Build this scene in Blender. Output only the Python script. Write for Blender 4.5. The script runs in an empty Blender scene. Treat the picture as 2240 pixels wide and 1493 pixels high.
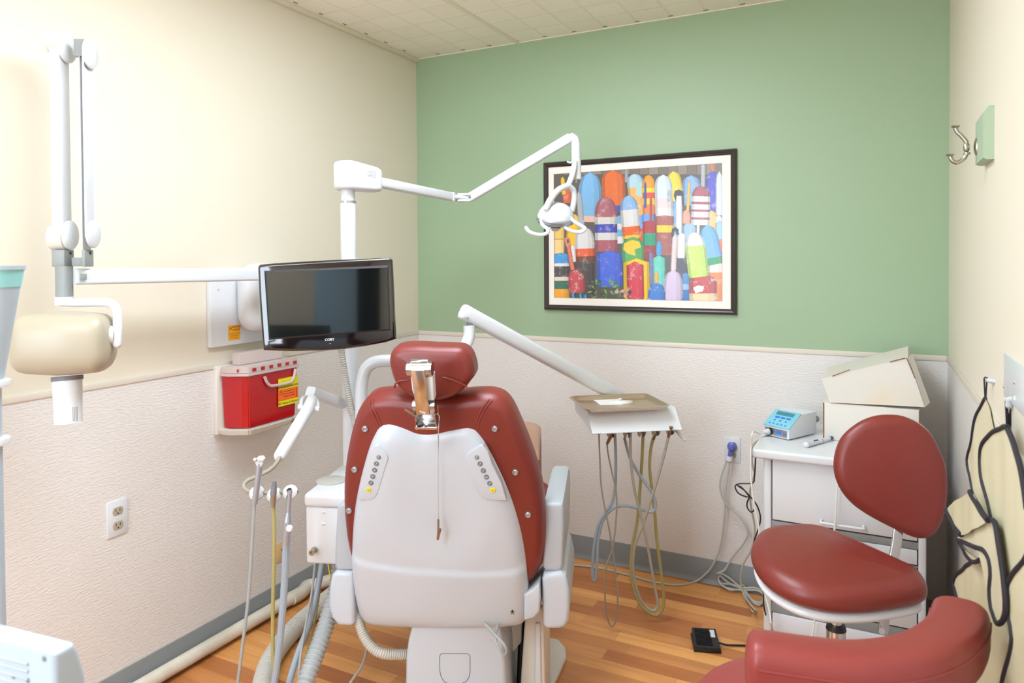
import bpy, bmesh, math, random
from mathutils import Matrix, Vector, noise
from math import radians, sin, cos, pi
random.seed(7)
SC = bpy.context.scene
C = SC.collection
# ------------------------------------------------------------------ camera
F_PX, YAW, PITCH, ROLL, CY, CAM_H = 1543.7, 0.4727, -0.0176, -0.0064, 593.7, 1.3956
XL, YG, XR, YB, ZC = -2.123, 3.069, 0.251, -1.35, 2.44
ZW, ZB = 1.026, 0.1014
fw = Vector((-sin(YAW)*cos(PITCH), cos(YAW)*cos(PITCH), sin(PITCH)))
rt0 = fw.cross(Vector((0, 0, 1))).normalized(); up0 = rt0.cross(fw)
rt = cos(ROLL)*rt0 + sin(ROLL)*up0; up = -sin(ROLL)*rt0 + cos(ROLL)*up0
CAM = Vector((0, 0, CAM_H))
cd = bpy.data.cameras.new('camera'); cam = bpy.data.objects.new('camera', cd); C.objects.link(cam)
cam.matrix_world = Matrix(((rt.x, up.x, -fw.x, 0), (rt.y, up.y, -fw.y, 0), (rt.z, up.z, -fw.z, CAM_H), (0, 0, 0, 1)))
cd.sensor_width = 36; cd.sensor_fit = 'HORIZONTAL'; cd.lens = F_PX*36/2240
cd.shift_y = (CY-746.5)/2240
cd.clip_start = 0.02; cd.clip_end = 30
cd.dof.use_dof = True; cd.dof.focus_distance = 2.3; cd.dof.aperture_fstop = 5.0
SC.camera = cam
# ------------------------------------------------------------------ world and view
w = bpy.data.worlds.new('world'); SC.world = w; w.use_nodes = True
w.node_tree.nodes['Background'].inputs[0].default_value = (0.9, 0.95, 1, 1)
w.node_tree.nodes['Background'].inputs[1].default_value = 0.25
vs = SC.view_settings
vs.view_transform = 'Standard'; vs.look = 'None'; vs.gamma = 1; vs.use_curve_mapping = False
vs.exposure = 0.17
# ------------------------------------------------------------------ large lights (ceiling troffers, added fill lamp at the rear wall)
def area(name, loc, rot, sx, sy, power, col):
    l = bpy.data.lights.new(name, 'AREA'); l.shape = 'RECTANGLE'; l.size = sx; l.size_y = sy
    l.energy = power; l.color = col
    o = bpy.data.objects.new(name, l); C.objects.link(o); o.location = loc; o.rotation_euler = rot
    return o
LCOL = (0.775, 0.885, 1.0)
TROFFERS = [(-1.02, 1.47, 0.6, 1.2, 14.5), (-0.98, -0.45, 0.6, 1.2, 11.5)]     # x, y, size, emitted radiance of the wraparound diffusers
area('rear_fill', (-1.30, YB+0.06, 1.45), (radians(90), 0, 0), 1.05, 1.3, 42, (0.77, 0.875, 1.0))  # fill lamp added behind the camera for frontal light, no source known there

# ------------------------------------------------------------------ pixel helpers (photo measurements to points in the room)
def ray(px, py): return fw + (px-1120)/F_PX*rt - (py-CY)/F_PX*up
def D(px, py, d): return CAM + d*ray(px, py)
def PX(px, py, x): q = ray(px, py); return CAM + q*(x/q.x)
def PY(px, py, y): q = ray(px, py); return CAM + q*(y/q.y)
def PZ(px, py, z): q = ray(px, py); return CAM + q*((z-CAM_H)/q.z)
FH = Vector((-sin(YAW), cos(YAW), 0)); RH = Vector((cos(YAW), sin(YAW), 0)); UZ = Vector((0, 0, 1))
def frame(o, x, z):
    x = Vector(x).normalized(); z = Vector(z); z = (z - x*z.dot(x)).normalized(); y = z.cross(x)
    return Matrix(((x.x, y.x, z.x, o[0]), (x.y, y.y, z.y, o[1]), (x.z, y.z, z.z, o[2]), (0, 0, 0, 1)))
def uv(px, py, M, h=0.0):
    Mi = M.inverted(); o = Mi @ CAM; d = Mi.to_3x3() @ ray(px, py); t = (h-o.z)/d.z
    return (o.x+d.x*t, o.y+d.y*t)
def tr(pts, M, h=0.0): return [uv(a, b, M, h) for a, b in pts]
def crop(ox, oy, s, pts): return [(ox+a/s, oy+b/s) for a, b in pts]

# ------------------------------------------------------------------ objects
WM = {}
def thing(name, label, cat, loc=(0, 0, 0), rz=0.0, group=None):
    o = bpy.data.objects.new(name, None); C.objects.link(o); o.empty_display_size = 0.05
    o.location = loc; o.rotation_euler = (0, 0, rz); WM[o] = Matrix.Translation(loc) @ Matrix.Rotation(rz, 4, 'Z')
    o['label'] = label; o['category'] = cat
    if group: o['group'] = group
    return o
def part(name, mb, mat, parent=None, sharp=35, label=None, local=False):
    me = bpy.data.meshes.new(name)
    bm = mb.bm
    bmesh.ops.recalc_face_normals(bm, faces=bm.faces) if mb.fix else None
    if parent is not None:
        if not local: bm.transform(WM[parent].inverted())
        W = WM[parent]
    else:
        W = Matrix.Identity(4)
    bm.to_mesh(me); bm.free()
    for m in (mat if isinstance(mat, (list, tuple)) else [mat]): me.materials.append(m)
    me.polygons.foreach_set('use_smooth', [True]*len(me.polygons))
    me.set_sharp_from_angle(angle=radians(sharp))
    o = bpy.data.objects.new(name, me); C.objects.link(o); WM[o] = W
    if parent is not None: o.parent = parent
    if label: o['label'] = label
    return o
def single(name, mb, mat, label, cat, group=None, sharp=35, origin=None):
    if origin is not None: mb.bm.transform(Matrix.Translation(-Vector(origin)))
    o = part(name, mb, mat, None, sharp); o['label'] = label; o['category'] = cat
    if origin is not None: o.location = origin; WM[o] = Matrix.Translation(origin)
    if group: o['group'] = group
    return o
def struct(name, mb, mat, sharp=35, parent=None):
    o = part(name, mb, mat, parent, sharp)
    if parent is None: o['kind'] = 'structure'
    return o
def cr(pts, step=0.01, closed=False):
    """Catmull-Rom resample of 2D/3D points"""
    P = [Vector(p) if len(p) == 3 else Vector((p[0], p[1], 0)) for p in pts]
    n = len(P); out = []
    rng = n if closed else n-1
    for i in range(rng):
        if closed: p0, p1, p2, p3 = P[i-1], P[i], P[(i+1) % n], P[(i+2) % n]
        else: p0, p1, p2, p3 = P[max(i-1, 0)], P[i], P[i+1], P[min(i+2, n-1)]
        k = max(1, int((p2-p1).length/step))
        for j in range(k):
            t = j/k; t2 = t*t; t3 = t2*t
            out.append(0.5*((2*p1)+(p2-p0)*t+(2*p0-5*p1+4*p2-p3)*t2+(3*p1-p0-3*p2+p3)*t3))
    if not closed: out.append(P[-1])
    return out
I4 = Matrix.Identity(4)
class MB:
    def __init__(s, M=I4, fix=True): s.bm = bmesh.new(); s.M = M; s.fix = fix
    def v(s, p): return s.bm.verts.new(s.M @ Vector(p))
    def f(s, vs, mi=0):
        try: q = s.bm.faces.new(vs); q.material_index = mi; return q
        except ValueError: return None
    def bx(s, c, sz, R=None, bev=0, seg=2, mi=0):
        t = bmesh.new(); bmesh.ops.create_cube(t, size=1)
        t.transform(Matrix.Diagonal((sz[0], sz[1], sz[2], 1)))
        if bev: bmesh.ops.bevel(t, geom=t.edges[:], offset=bev, segments=seg, profile=0.5, affect='EDGES')
        T = Matrix.Translation(c)
        if R is not None: T = T @ R.to_4x4()
        t.transform(s.M @ T); s.add(t, mi); return s
    def add(s, t, mi=0):
        mp = {a: s.bm.verts.new(a.co) for a in t.verts}
        for fc in t.faces:
            q = s.f([mp[a] for a in fc.verts], mi)
        t.free()
    def box2(s, a, b, bev=0, seg=2, mi=0):
        c = [(a[i]+b[i])/2 for i in range(3)]; z = [abs(b[i]-a[i]) for i in range(3)]
        return s.bx(c, z, None, bev, seg, mi)
    def tube(s, pts, r, n=12, step=0.008, smooth=True, cap=True, rf=None, mi=0):
        P = cr(pts, step) if smooth else [Vector(p) for p in pts]
        T = []
        for i in range(len(P)): T.append((P[min(i+1, len(P)-1)]-P[max(i-1, 0)]).normalized())
        nrm = T[0].orthogonal().normalized(); rings = []; L = 0
        for i, p in enumerate(P):
            if i: L += (P[i]-P[i-1]).length
            nrm = (nrm - T[i]*nrm.dot(T[i])).normalized(); b = T[i].cross(nrm)
            rr = rf(L) if rf else (r if not isinstance(r, (list, tuple)) else r[0]+(r[1]-r[0])*i/(len(P)-1))
            rings.append([s.v(p+(nrm*cos(2*pi*k/n)+b*sin(2*pi*k/n))*rr) for k in range(n)])
        for a, b in zip(rings, rings[1:]):
            for k in range(n): s.f([a[k], a[(k+1) % n], b[(k+1) % n], b[k]], mi)
        if cap: s.f(rings[0][::-1], mi); s.f(rings[-1], mi)
        return s
    def corr(s, pts, r, pitch=0.006, amp=0.1, n=14, mi=0):
        return s.tube(pts, r, n=n, step=pitch/5, rf=lambda L: r*(1+amp*sin(2*pi*L/pitch)), mi=mi)
    def rod(s, a, b, r1, r2=None, n=20, mi=0):
        r2 = r1 if r2 is None else r2
        return s.tube([a, b], [r1, r2], n=n, smooth=False, mi=mi)
    def lathe(s, prof, M=I4, n=24, mi=0, a0=0, a1=2*pi):
        rings = []
        full = abs(a1-a0-2*pi) < 1e-6
        for r, z in prof:
            if r < 1e-6: rings.append([s.v(M @ Vector((0, 0, z)))]*(n if full else n+1)); continue
            rings.append([s.v(M @ Vector((r*cos(a0+(a1-a0)*k/n), r*sin(a0+(a1-a0)*k/n), z))) for k in range(n if full else n+1)])
        for a, b in zip(rings, rings[1:]):
            for k in range(n):
                q = [a[k], a[(k+1) % len(a)], b[(k+1) % len(b)], b[k]]; u = []
                for x in q:
                    if x not in u: u.append(x)
                if len(u) > 2: s.f(u, mi)
        return s
    def sph(s, c, r, n=16, mi=0, R=None):
        rr = r if isinstance(r, (tuple, list)) else (r, r, r)
        t = bmesh.new(); bmesh.ops.create_uvsphere(t, u_segments=n, v_segments=max(6, n//2), radius=1)
        T = Matrix.Translation(c) @ (R.to_4x4() if R is not None else I4) @ Matrix.Diagonal((rr[0], rr[1], rr[2], 1))
        t.transform(s.M @ T); s.add(t, mi); return s
    def prism(s, out, z0, z1, M=I4, bev=0, seg=3, mi=0):
        t = bmesh.new()
        A = [t.verts.new((p[0], p[1], z0)) for p in out]; B = [t.verts.new((p[0], p[1], z1)) for p in out]
        n = len(out); t.faces.new(A[::-1]); t.faces.new(B)
        for k in range(n): t.faces.new([A[k], A[(k+1) % n], B[(k+1) % n], B[k]])
        bmesh.ops.recalc_face_normals(t, faces=t.faces)
        if bev:
            es = [e for e in t.edges if abs(e.verts[0].co.z-e.verts[1].co.z) < 1e-9]
            bmesh.ops.bevel(t, geom=es, offset=bev, segments=seg, profile=0.5, affect='EDGES', clamp_overlap=True)
        bmesh.ops.triangulate(t, faces=[q for q in t.faces if len(q.verts) > 4])
        t.transform(s.M @ M); s.add(t, mi); return s
    def cushion(s, out, z0, z1, M=I4, r=0.03, rz=None, d0=0.0, d1=0.0, h=None, step=0.012, n=6, rings=8, mi=0):
        P = cr(out, step, True); N = len(P)
        ar = sum(P[i-1].x*P[i].y-P[i].x*P[i-1].y for i in range(N))
        if ar < 0: P = P[::-1]
        c = Vector((sum(p.x for p in P)/N, sum(p.y for p in P)/N, 0))
        nn = []
        for i in range(N):
            t = (P[(i+2) % N]-P[i-2]); nn.append(Vector((t.y, -t.x, 0)).normalized())
        rz = r if rz is None else rz; rz = min(rz, abs(z1-z0)/2)
        H = h if h else (lambda x, y, t: 0)
        L = []
        for k in range(rings, 0, -1):
            sc = 1-k/rings
            L.append([(c+((P[i]-nn[i]*r)-c)*sc, z0-d0*(1-sc*sc)) for i in range(N)])
        for k in range(n+1):
            a = pi/2*k/n; L.append([(P[i]-nn[i]*r*(1-sin(a)), z0+rz*(1-cos(a))) for i in range(N)])
        for k in range(n, -1, -1):
            a = pi/2*k/n; L.append([(P[i]-nn[i]*r*(1-sin(a)), z1-rz*(1-cos(a))) for i in range(N)])
        for k in range(1, rings+1):
            sc = 1-k/rings
            L.append([(c+((P[i]-nn[i]*r)-c)*sc, z1+d1*(1-sc*sc)) for i in range(N)])
        R = []
        for j, ring in enumerate(L):
            if j in (0, len(L)-1):
                q, z = ring[0]; R.append([s.v(M @ Vector((q.x, q.y, z+H(q.x, q.y, z))))]*N)
            else: R.append([s.v(M @ Vector((q.x, q.y, z+H(q.x, q.y, z)))) for q, z in ring])
        for a, b in zip(R, R[1:]):
            for k in range(N):
                q = [a[k], a[(k+1) % N], b[(k+1) % N], b[k]]; u = []
                for x in q:
                    if x not in u: u.append(x)
                if len(u) > 2: s.f(u, mi)
        return s
    def dome(s, out, hf, M=I4, rings=30, step=0.01, back=0.0, mi=0):
        P = cr(out, step, True); N = len(P)
        c = Vector((sum(p.x for p in P)/N, sum(p.y for p in P)/N, 0)); R = []
        R.append([s.v(M @ Vector((p.x, p.y, back))) for p in P])
        for k in range(rings):
            t = (1-k/rings)**0.8
            t = 1-(k/rings)**1.25
            R.append([s.v(M @ Vector(((c+(p-c)*t).x, (c+(p-c)*t).y, hf((c+(p-c)*t).x, (c+(p-c)*t).y, t)))) for p in P])
        R.append([s.v(M @ Vector((c.x, c.y, hf(c.x, c.y, 0))))]*N)
        for a, b in zip(R, R[1:]):
            for k in range(N):
                q = [a[k], a[(k+1) % N], b[(k+1) % N], b[k]]; u = []
                for x in q:
                    if x not in u: u.append(x)
                if len(u) > 2: s.f(u, mi)
        s.f(R[0][::-1], mi)
        return s
    def sweep(s, pts, a, b, upv=UZ, p=2.6, n=24, step=0.01, ends=0.0, smooth=True, mi=0, sc=None):
        """superellipse section, a along the side, b along up"""
        P = cr(pts, step) if smooth else [Vector(q) for q in pts]
        Ls = [0]
        for i in range(1, len(P)): Ls.append(Ls[-1]+(P[i]-P[i-1]).length)
        T = Ls[-1]; secs = []
        def ringat(pt, t, k, tt):
            sd = t.cross(upv).normalized(); u = sd.cross(t).normalized(); r = []
            aa = (a(tt) if callable(a) else a)*k; bb = (b(tt) if callable(b) else b)*k
            for j in range(n):
                th = 2*pi*j/n; cx, sy = cos(th), sin(th)
                r.append(s.v(pt+sd*aa*math.copysign(abs(cx)**(2/p), cx)+u*bb*math.copysign(abs(sy)**(2/p), sy)))
            return r
        for i in range(len(P)):
            t = (P[min(i+1, len(P)-1)]-P[max(i-1, 0)]).normalized(); tt = Ls[i]/T
            if i == 0 and ends:
                for q in range(5):
                    an = pi/2*(q)/5; secs.append(ringat(P[0]-t*ends*cos(an), t, max(0.02, sin(an)**0.7) if q else 0.25, 0))
            secs.append(ringat(P[i], t, 1, tt))
            if i == len(P)-1 and ends:
                for q in range(4, -1, -1):
                    an = pi/2*q/5; secs.append(ringat(P[i]+t*ends*cos(an), t, max(0.02, sin(an)**0.7) if q else 0.25, 1))
        for x, y in zip(secs, secs[1:]):
            for k in range(n): s.f([x[k], x[(k+1) % n], y[(k+1) % n], y[k]], mi)
        s.f(secs[0][::-1], mi); s.f(secs[-1], mi)
        return s
    def text(s, body, size, M, ext=0.0003, mi=0, align='CENTER', bold=0.0):
        cu = bpy.data.curves.new('t', 'FONT'); cu.body = body; cu.size = size; cu.extrude = ext
        cu.align_x = align; cu.align_y = 'CENTER'; cu.offset = bold; cu.resolution_u = 2
        ob = bpy.data.objects.new('t', cu); C.objects.link(ob)
        dg = bpy.context.evaluated_depsgraph_get(); me = bpy.data.meshes.new_from_object(ob.evaluated_get(dg))
        t = bmesh.new(); t.from_mesh(me); t.transform(s.M @ M); s.add(t, mi)
        bpy.data.objects.remove(ob); bpy.data.curves.remove(cu); bpy.data.meshes.remove(me)
        return s
# ------------------------------------------------------------------ materials
def lin(c): return tuple(((x/255)/12.92 if x/255 <= 0.04045 else ((x/255+0.055)/1.055)**2.4) for x in c)+(1,)
def mat(name, col, rough=0.5, metal=0.0, spec=0.5, bump=None, alpha=None, trans=0, emit=0, var=None, coat=0, ior=None):
    m = bpy.data.materials.new(name); m.use_nodes = True; N = m.node_tree.nodes; L = m.node_tree.links
    b = N['Principled BSDF']; b.inputs['Base Color'].default_value = lin(col)
    b.inputs['Roughness'].default_value = rough; b.inputs['Metallic'].default_value = metal
    b.inputs['Specular IOR Level'].default_value = spec
    if trans: b.inputs['Transmission Weight'].default_value = trans
    if ior: b.inputs['IOR'].default_value = ior
    if coat: b.inputs['Coat Weight'].default_value = coat; b.inputs['Coat Roughness'].default_value = 0.08
    if emit: b.inputs['Emission Color'].default_value = lin(col); b.inputs['Emission Strength'].default_value = emit
    tc = N.new('ShaderNodeTexCoord')
    if bump:
        scale, st, dist = bump[:3]; mp = N.new('ShaderNodeMapping')
        mp.inputs['Scale'].default_value = bump[3] if len(bump) > 3 else (1, 1, 1)
        nz = N.new('ShaderNodeTexNoise'); nz.inputs['Scale'].default_value = scale; nz.inputs['Detail'].default_value = 3
        bp = N.new('ShaderNodeBump'); bp.inputs['Strength'].default_value = st; bp.inputs['Distance'].default_value = dist
        L.new(tc.outputs['Object'], mp.inputs[0]); L.new(mp.outputs[0], nz.inputs[0]); L.new(nz.outputs[0], bp.inputs['Height']); L.new(bp.outputs[0], b.inputs['Normal'])
    if var:
        nz = N.new('ShaderNodeTexNoise'); nz.inputs['Scale'].default_value = var[0]; nz.inputs['Detail'].default_value = 4
        mx = N.new('ShaderNodeMix'); mx.data_type = 'RGBA'
        rp = N.new('ShaderNodeValToRGB'); rp.color_ramp.elements[0].position = var[2] if len(var) > 2 else 0.35; rp.color_ramp.elements[1].position = var[3] if len(var) > 3 else 0.65
        L.new(tc.outputs['Object'], nz.inputs[0]); L.new(nz.outputs[0], rp.inputs[0]); L.new(rp.outputs[0], mx.inputs[0])
        mx.inputs[6].default_value = lin(col); mx.inputs[7].default_value = lin(var[1]); L.new(mx.outputs[2], b.inputs['Base Color'])
    return m
M = {}
M['cream'] = mat('cream wall paint', (228, 219, 200), 0.55, bump=(140, 0.08, 0.002))
M['green'] = mat('sage green wall paint', (156, 180, 146), 0.5, bump=(140, 0.06, 0.002))
M['wains'] = mat('textured white wall panel', (226, 221, 216), 0.4, bump=(60, 0.55, 0.004, (1, 1, 3.2)))
M['cap'] = mat('off white cap strip', (224, 214, 200), 0.45)
M['base'] = mat('grey vinyl cove base', (132, 134, 134), 0.45, bump=(30, 0.1, 0.002))
M['ceilmould'] = mat('cream ceiling angle', (232, 224, 202), 0.6)
M['whitepl'] = mat('white enamel', (217, 219, 222), 0.28)
M['shell'] = mat('cool white plastic shell', (194, 200, 208), 0.3)
M['armgrey'] = mat('pale grey plastic', (176, 181, 187), 0.35)
M['offw'] = mat('warm white plastic', (222, 216, 205), 0.35)
M['ivory'] = mat('ivory plastic', (176, 166, 145), 0.35)
M['leather'] = mat('oxblood vinyl upholstery', (129, 48, 40), 0.38, bump=(260, 0.12, 0.001), var=(3, (119, 42, 35)))
M['leather2'] = mat('brick red vinyl upholstery', (146, 58, 54), 0.38, bump=(260, 0.12, 0.001), var=(3, (139, 54, 50)))
M['tan'] = mat('tan clear toe cover', (196, 152, 126), 0.25)
M['chrome'] = mat('polished chrome', (200, 200, 202), 0.14, 1.0)
M['steel'] = mat('satin stainless steel', (226, 206, 184), 0.34, 1.0)
M['alu'] = mat('brushed aluminium', (182, 190, 202), 0.34, 0.85)
M['nickel'] = mat('brushed nickel', (176, 170, 158), 0.32, 1.0)
M['holder'] = mat('taupe rubber holder', (186, 176, 160), 0.5)
M['bronze'] = mat('old brass clip metal', (150, 130, 110), 0.34, 0.85)
M['blackgl'] = mat('glossy black bezel', (22, 14, 16), 0.06, coat=1)
M['screen'] = mat('dark glossy screen', (12, 14, 15), 0.03, spec=0.9, coat=0.8)
M['black'] = mat('black plastic', (26, 26, 28), 0.4)
M['darkgap'] = mat('dark recess', (18, 18, 18), 0.8)
M['grey'] = mat('mid grey plastic', (140, 144, 142), 0.45)
M['greybtn'] = mat('grey membrane button', (112, 116, 122), 0.45)
M['yellow'] = mat('yellow button', (246, 208, 20), 0.4)
M['tubegrey'] = mat('grey silicone tubing', (164, 168, 168), 0.35)
M['tubeblue'] = mat('blue grey tubing', (158, 170, 182), 0.35)
M['tubebeige'] = mat('taupe tubing', (158, 150, 134), 0.35)
M['tubelight'] = mat('light grey tubing', (188, 186, 178), 0.35)
M['tubeolive'] = mat('aged olive tubing', (168, 158, 100), 0.35)
M['corrlt'] = mat('light grey corrugated hose', (190, 186, 176), 0.4)
M['cablew'] = mat('white cable', (228, 224, 216), 0.4)
M['pvc'] = mat('painted pvc pipe', (226, 218, 202), 0.4, var=(9, (206, 196, 178)))
M['paper'] = mat('white card', (228, 226, 222), 0.7)
M['card'] = mat('white corrugated card', (222, 216, 206), 0.7, var=(2.2, (226, 204, 168), 0.56, 0.72))
M['cardbrown'] = mat('brown card edge', (140, 92, 62), 0.8)
M['red'] = mat('translucent red plastic', (205, 16, 30), 0.12, trans=0.25, coat=0.4)
M['frost'] = mat('frosted clear plastic', (240, 222, 216), 0.3, trans=0.35)
M['lblyel'] = mat('yellow label', (240, 225, 20), 0.5)
M['lblor'] = mat('orange label', (250, 110, 25), 0.5)
M['sticker'] = mat('amber caution sticker', (248, 182, 20), 0.5)
M['ink'] = mat('black ink', (20, 20, 20), 0.6)
M['inkred'] = mat('magenta ink', (170, 40, 60), 0.6)
M['inkgrey'] = mat('grey ink', (120, 120, 122), 0.6)
M['bluepl'] = mat('translucent blue plug', (92, 100, 178), 0.25)
M['teal'] = mat('aqua control overlay', (130, 196, 216), 0.25)
M['tealdk'] = mat('teal liquid crystal panel', (70, 130, 145), 0.2)
M['btnblue'] = mat('bright blue button', (28, 118, 224), 0.35)
M['frame'] = mat('dark bronze picture frame', (66, 58, 56), 0.28, 0.3)
M['matb'] = mat('cream picture mat', (246, 238, 228), 0.6)
M['apron'] = mat('cream vinyl apron fabric', (206, 198, 166), 0.45, bump=(14, 0.25, 0.01), var=(4, (196, 188, 152)))
M['binding'] = mat('black cloth binding', (34, 30, 38), 0.7)
M['label'] = mat('printed label stock', (214, 214, 212), 0.6)
M['bluewh'] = mat('pale blue white enamel', (176, 190, 202), 0.35)
M['doorblue'] = mat('pale blue door', (170, 203, 226), 0.5)
M['cabdark'] = mat('dark green cabinet', (26, 34, 28), 0.4)
M['navy'] = mat('navy print', (60, 66, 120), 0.5)
M['beigeplate'] = mat('beige wall plate', (226, 190, 140), 0.45)
def wood():
    m = bpy.data.materials.new('orange oak strip flooring'); m.use_nodes = True; N = m.node_tree.nodes; L = m.node_tree.links
    b = N['Principled BSDF']; tc = N.new('ShaderNodeTexCoord')
    br = N.new('ShaderNodeTexBrick'); br.offset = 0.37; br.offset_frequency = 2; br.squash = 1.35; br.squash_frequency = 3
    br.inputs['Scale'].default_value = 1; br.inputs['Mortar Size'].default_value = 0.0006; br.inputs['Brick Width'].default_value = 0.42
    br.inputs['Row Height'].default_value = 0.066; br.inputs['Bias'].default_value = -0.1; br.inputs['Mortar Smooth'].default_value = 0.5
    br.inputs['Color1'].default_value = lin((238, 172, 100)); br.inputs['Color2'].default_value = lin((178, 104, 56)); br.inputs['Mortar'].default_value = lin((160, 98, 54))
    L.new(tc.outputs['Object'], br.inputs[0])
    mp = N.new('ShaderNodeMapping'); mp.inputs['Scale'].default_value = (1.2, 14, 1); L.new(tc.outputs['Object'], mp.inputs[0])
    nz = N.new('ShaderNodeTexNoise'); nz.inputs['Scale'].default_value = 2.2; nz.inputs['Detail'].default_value = 6; nz.inputs['Distortion'].default_value = 0.6
    L.new(mp.outputs[0], nz.inputs[0])
    rp = N.new('ShaderNodeValToRGB'); rp.color_ramp.elements[0].position = 0.3; rp.color_ramp.elements[0].color = (0.80, 0.74, 0.70, 1); rp.color_ramp.elements[1].position = 0.7; rp.color_ramp.elements[1].color = (1.06, 1.05, 1.04, 1)
    L.new(nz.outputs[0], rp.inputs[0])
    mx = N.new('ShaderNodeMix'); mx.data_type = 'RGBA'; mx.blend_type = 'MULTIPLY'; mx.inputs[0].default_value = 0.85
    L.new(br.outputs[0], mx.inputs[6]); L.new(rp.outputs[0], mx.inputs[7]); L.new(mx.outputs[2], b.inputs['Base Color'])
    b.inputs['Roughness'].default_value = 0.36
    return m
M['wood'] = wood()
def ceil_mat():
    m = bpy.data.materials.new('embossed cream ceiling tile'); m.use_nodes = True; N = m.node_tree.nodes; L = m.node_tree.links
    b = N['Principled BSDF']; b.inputs['Roughness'].default_value = 0.7
    tc = N.new('ShaderNodeTexCoord'); br = N.new('ShaderNodeTexBrick'); br.offset = 0; br.squash = 1
    mp = N.new('ShaderNodeMapping'); mp.inputs['Location'].default_value = (1.524, -3.069+0.0, 0)
    L.new(tc.outputs['Object'], mp.inputs[0])
    br.inputs['Scale'].default_value = 1; br.inputs['Mortar Size'].default_value = 0.006; br.inputs['Brick Width'].default_value = 0.149; br.inputs['Row Height'].default_value = 0.149; br.inputs['Mortar Smooth'].default_value = 0.4
    br.inputs['Color1'].default_value = lin((247, 241, 226)); br.inputs['Color2'].default_value = lin((244, 237, 222)); br.inputs['Mortar'].default_value = lin((240, 232, 214))
    L.new(mp.outputs[0], br.inputs[0]); L.new(br.outputs[0], b.inputs['Base Color'])
    nz = N.new('ShaderNodeTexNoise'); nz.inputs['Scale'].default_value = 60; nz.inputs['Detail'].default_value = 4; L.new(tc.outputs['Object'], nz.inputs[0])
    ad = N.new('ShaderNodeMath'); ad.operation = 'MULTIPLY_ADD'; ad.inputs[1].default_value = 0.25
    inv = N.new('ShaderNodeMath'); inv.operation = 'MULTIPLY'; inv.inputs[1].default_value = -1.0
    L.new(br.outputs['Fac'], inv.inputs[0]); L.new(nz.outputs[0], ad.inputs[0]); L.new(inv.outputs[0], ad.inputs[2])
    bp = N.new('ShaderNodeBump'); bp.inputs['Strength'].default_value = 0.45; bp.inputs['Distance'].default_value = 0.004
    L.new(ad.outputs[0], bp.inputs['Height']); L.new(bp.outputs[0], b.inputs['Normal'])
    return m
M['ceil'] = ceil_mat()
# ================================================================== THE SETTING
T = 0.12
def slab(name, a, b, m, **k): return struct(name, MB().box2(a, b), m, **k)
slab('floor', (XL-T, YB-T, -0.1), (XR+T, YG+T, 0), M['wood'])
def ceiling():
    b = MB(); b.box2((XL-T, YB-T, ZC), (XR+T, YG+T, ZC+0.1))
    # t-bar runner and small dark slots along the two far edges
    b.box2((-1.530-0.012, YB, ZC-0.004), (-1.530+0.012, YG, ZC+0.01), mi=1)
    x = -1.524
    for k in range(-3, 12):
        xx = x+k*0.149
        if XL+0.05 < xx < XR: b.box2((xx-0.011, YG-0.030, ZC-0.0012), (xx+0.011, YG-0.026, ZC+0.001), mi=2)
    for k in range(14):
        yy = 2.911-k*0.149
        b.box2((XL+0.036, yy-0.011, ZC-0.0012), (XL+0.040, yy+0.011, ZC+0.001), mi=2)
    o = struct('ceiling', b, [M['ceil'], M['ceilmould'], M['darkgap']]); return o
ceiling()
slab('wall_left', (XL-T, YB-T, 0), (XL, YG+T, ZC), M['cream'])
slab('wall_back', (XL, YG, 0), (XR, YG+T, ZC), M['green'])
slab('wall_right', (XR, YB-T, 0), (XR+T, YG+T, ZC), M['cream'])
def rearwall():
    b = MB(); x0, x1, z0, z1 = -1.85, -0.75, 0.8, 2.1
    b.box2((XL, YB-T, 0), (x0, YB, ZC)); b.box2((x1, YB-T, 0), (XR, YB, ZC))
    b.box2((x0, YB-T, 0), (x1, YB, z0)); b.box2((x0, YB-T, z1), (x1, YB, ZC))
    struct('wall_rear', b, M['cream'])
    f = MB()
    for a, c in (((x0, YB-0.06, z0), (x0+0.05, YB+0.01, z1)), ((x1-0.05, YB-0.06, z0), (x1, YB+0.01, z1)), ((x0, YB-0.06, z0), (x1, YB+0.02, z0+0.05)), ((x0, YB-0.06, z1-0.05), (x1, YB+0.01, z1)), ((-1.325, YB-0.05, z0), (-1.275, YB, z1))):
        f.box2(a, c)
    struct('added_window_1', f, M['whitepl'])  # made-up window frame, added around the rear fill lamp
rearwall()
# cap strips, wall panels, cove bases
def wains(name, a, b, nrm, seams=()):
    pass
g = 0.003
struct('trim_1', MB().box2((XL, YB, 0), (XL+g, YG, ZW-0.02)), M['wains'])
struct('trim_2', MB().box2((XL, YG-g, 0), (XR, YG, ZW-0.02)), M['wains'])
b = MB(); b.box2((XR-g, YB, 0), (XR, 2.655, ZW-0.02)); b.box2((XR-g, 2.658, 0), (XR, YG, ZW-0.02)); struct('trim_3', b, M['wains'])
struct('trim_4', MB().box2((XL, YB, ZW-0.02), (XL+0.007, YG, ZW), bev=0.0015), M['cap'])
struct('trim_5', MB().box2((XL, YG-0.007, ZW-0.02), (XR, YG, ZW), bev=0.0015), M['cap'])
struct('trim_6', MB().box2((XR-0.007, YB, ZW-0.02), (XR, YG, ZW), bev=0.0015), M['cap'])
struct('trim_7', MB().box2((XL, YB, ZC-0.018), (XL+0.022, YG, ZC), bev=0.001), M['ceilmould'])
struct('trim_8', MB().box2((XL, YG-0.006, ZC-0.004), (XR, YG, ZC)), M['ceilmould'])
prof = [(0, 0), (0.016, 0), (0.013, 0.004), (0.0075, 0.011), (0.0045, 0.02), (0.0045, ZB-0.002), (0.003, ZB), (0, ZB)]
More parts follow.
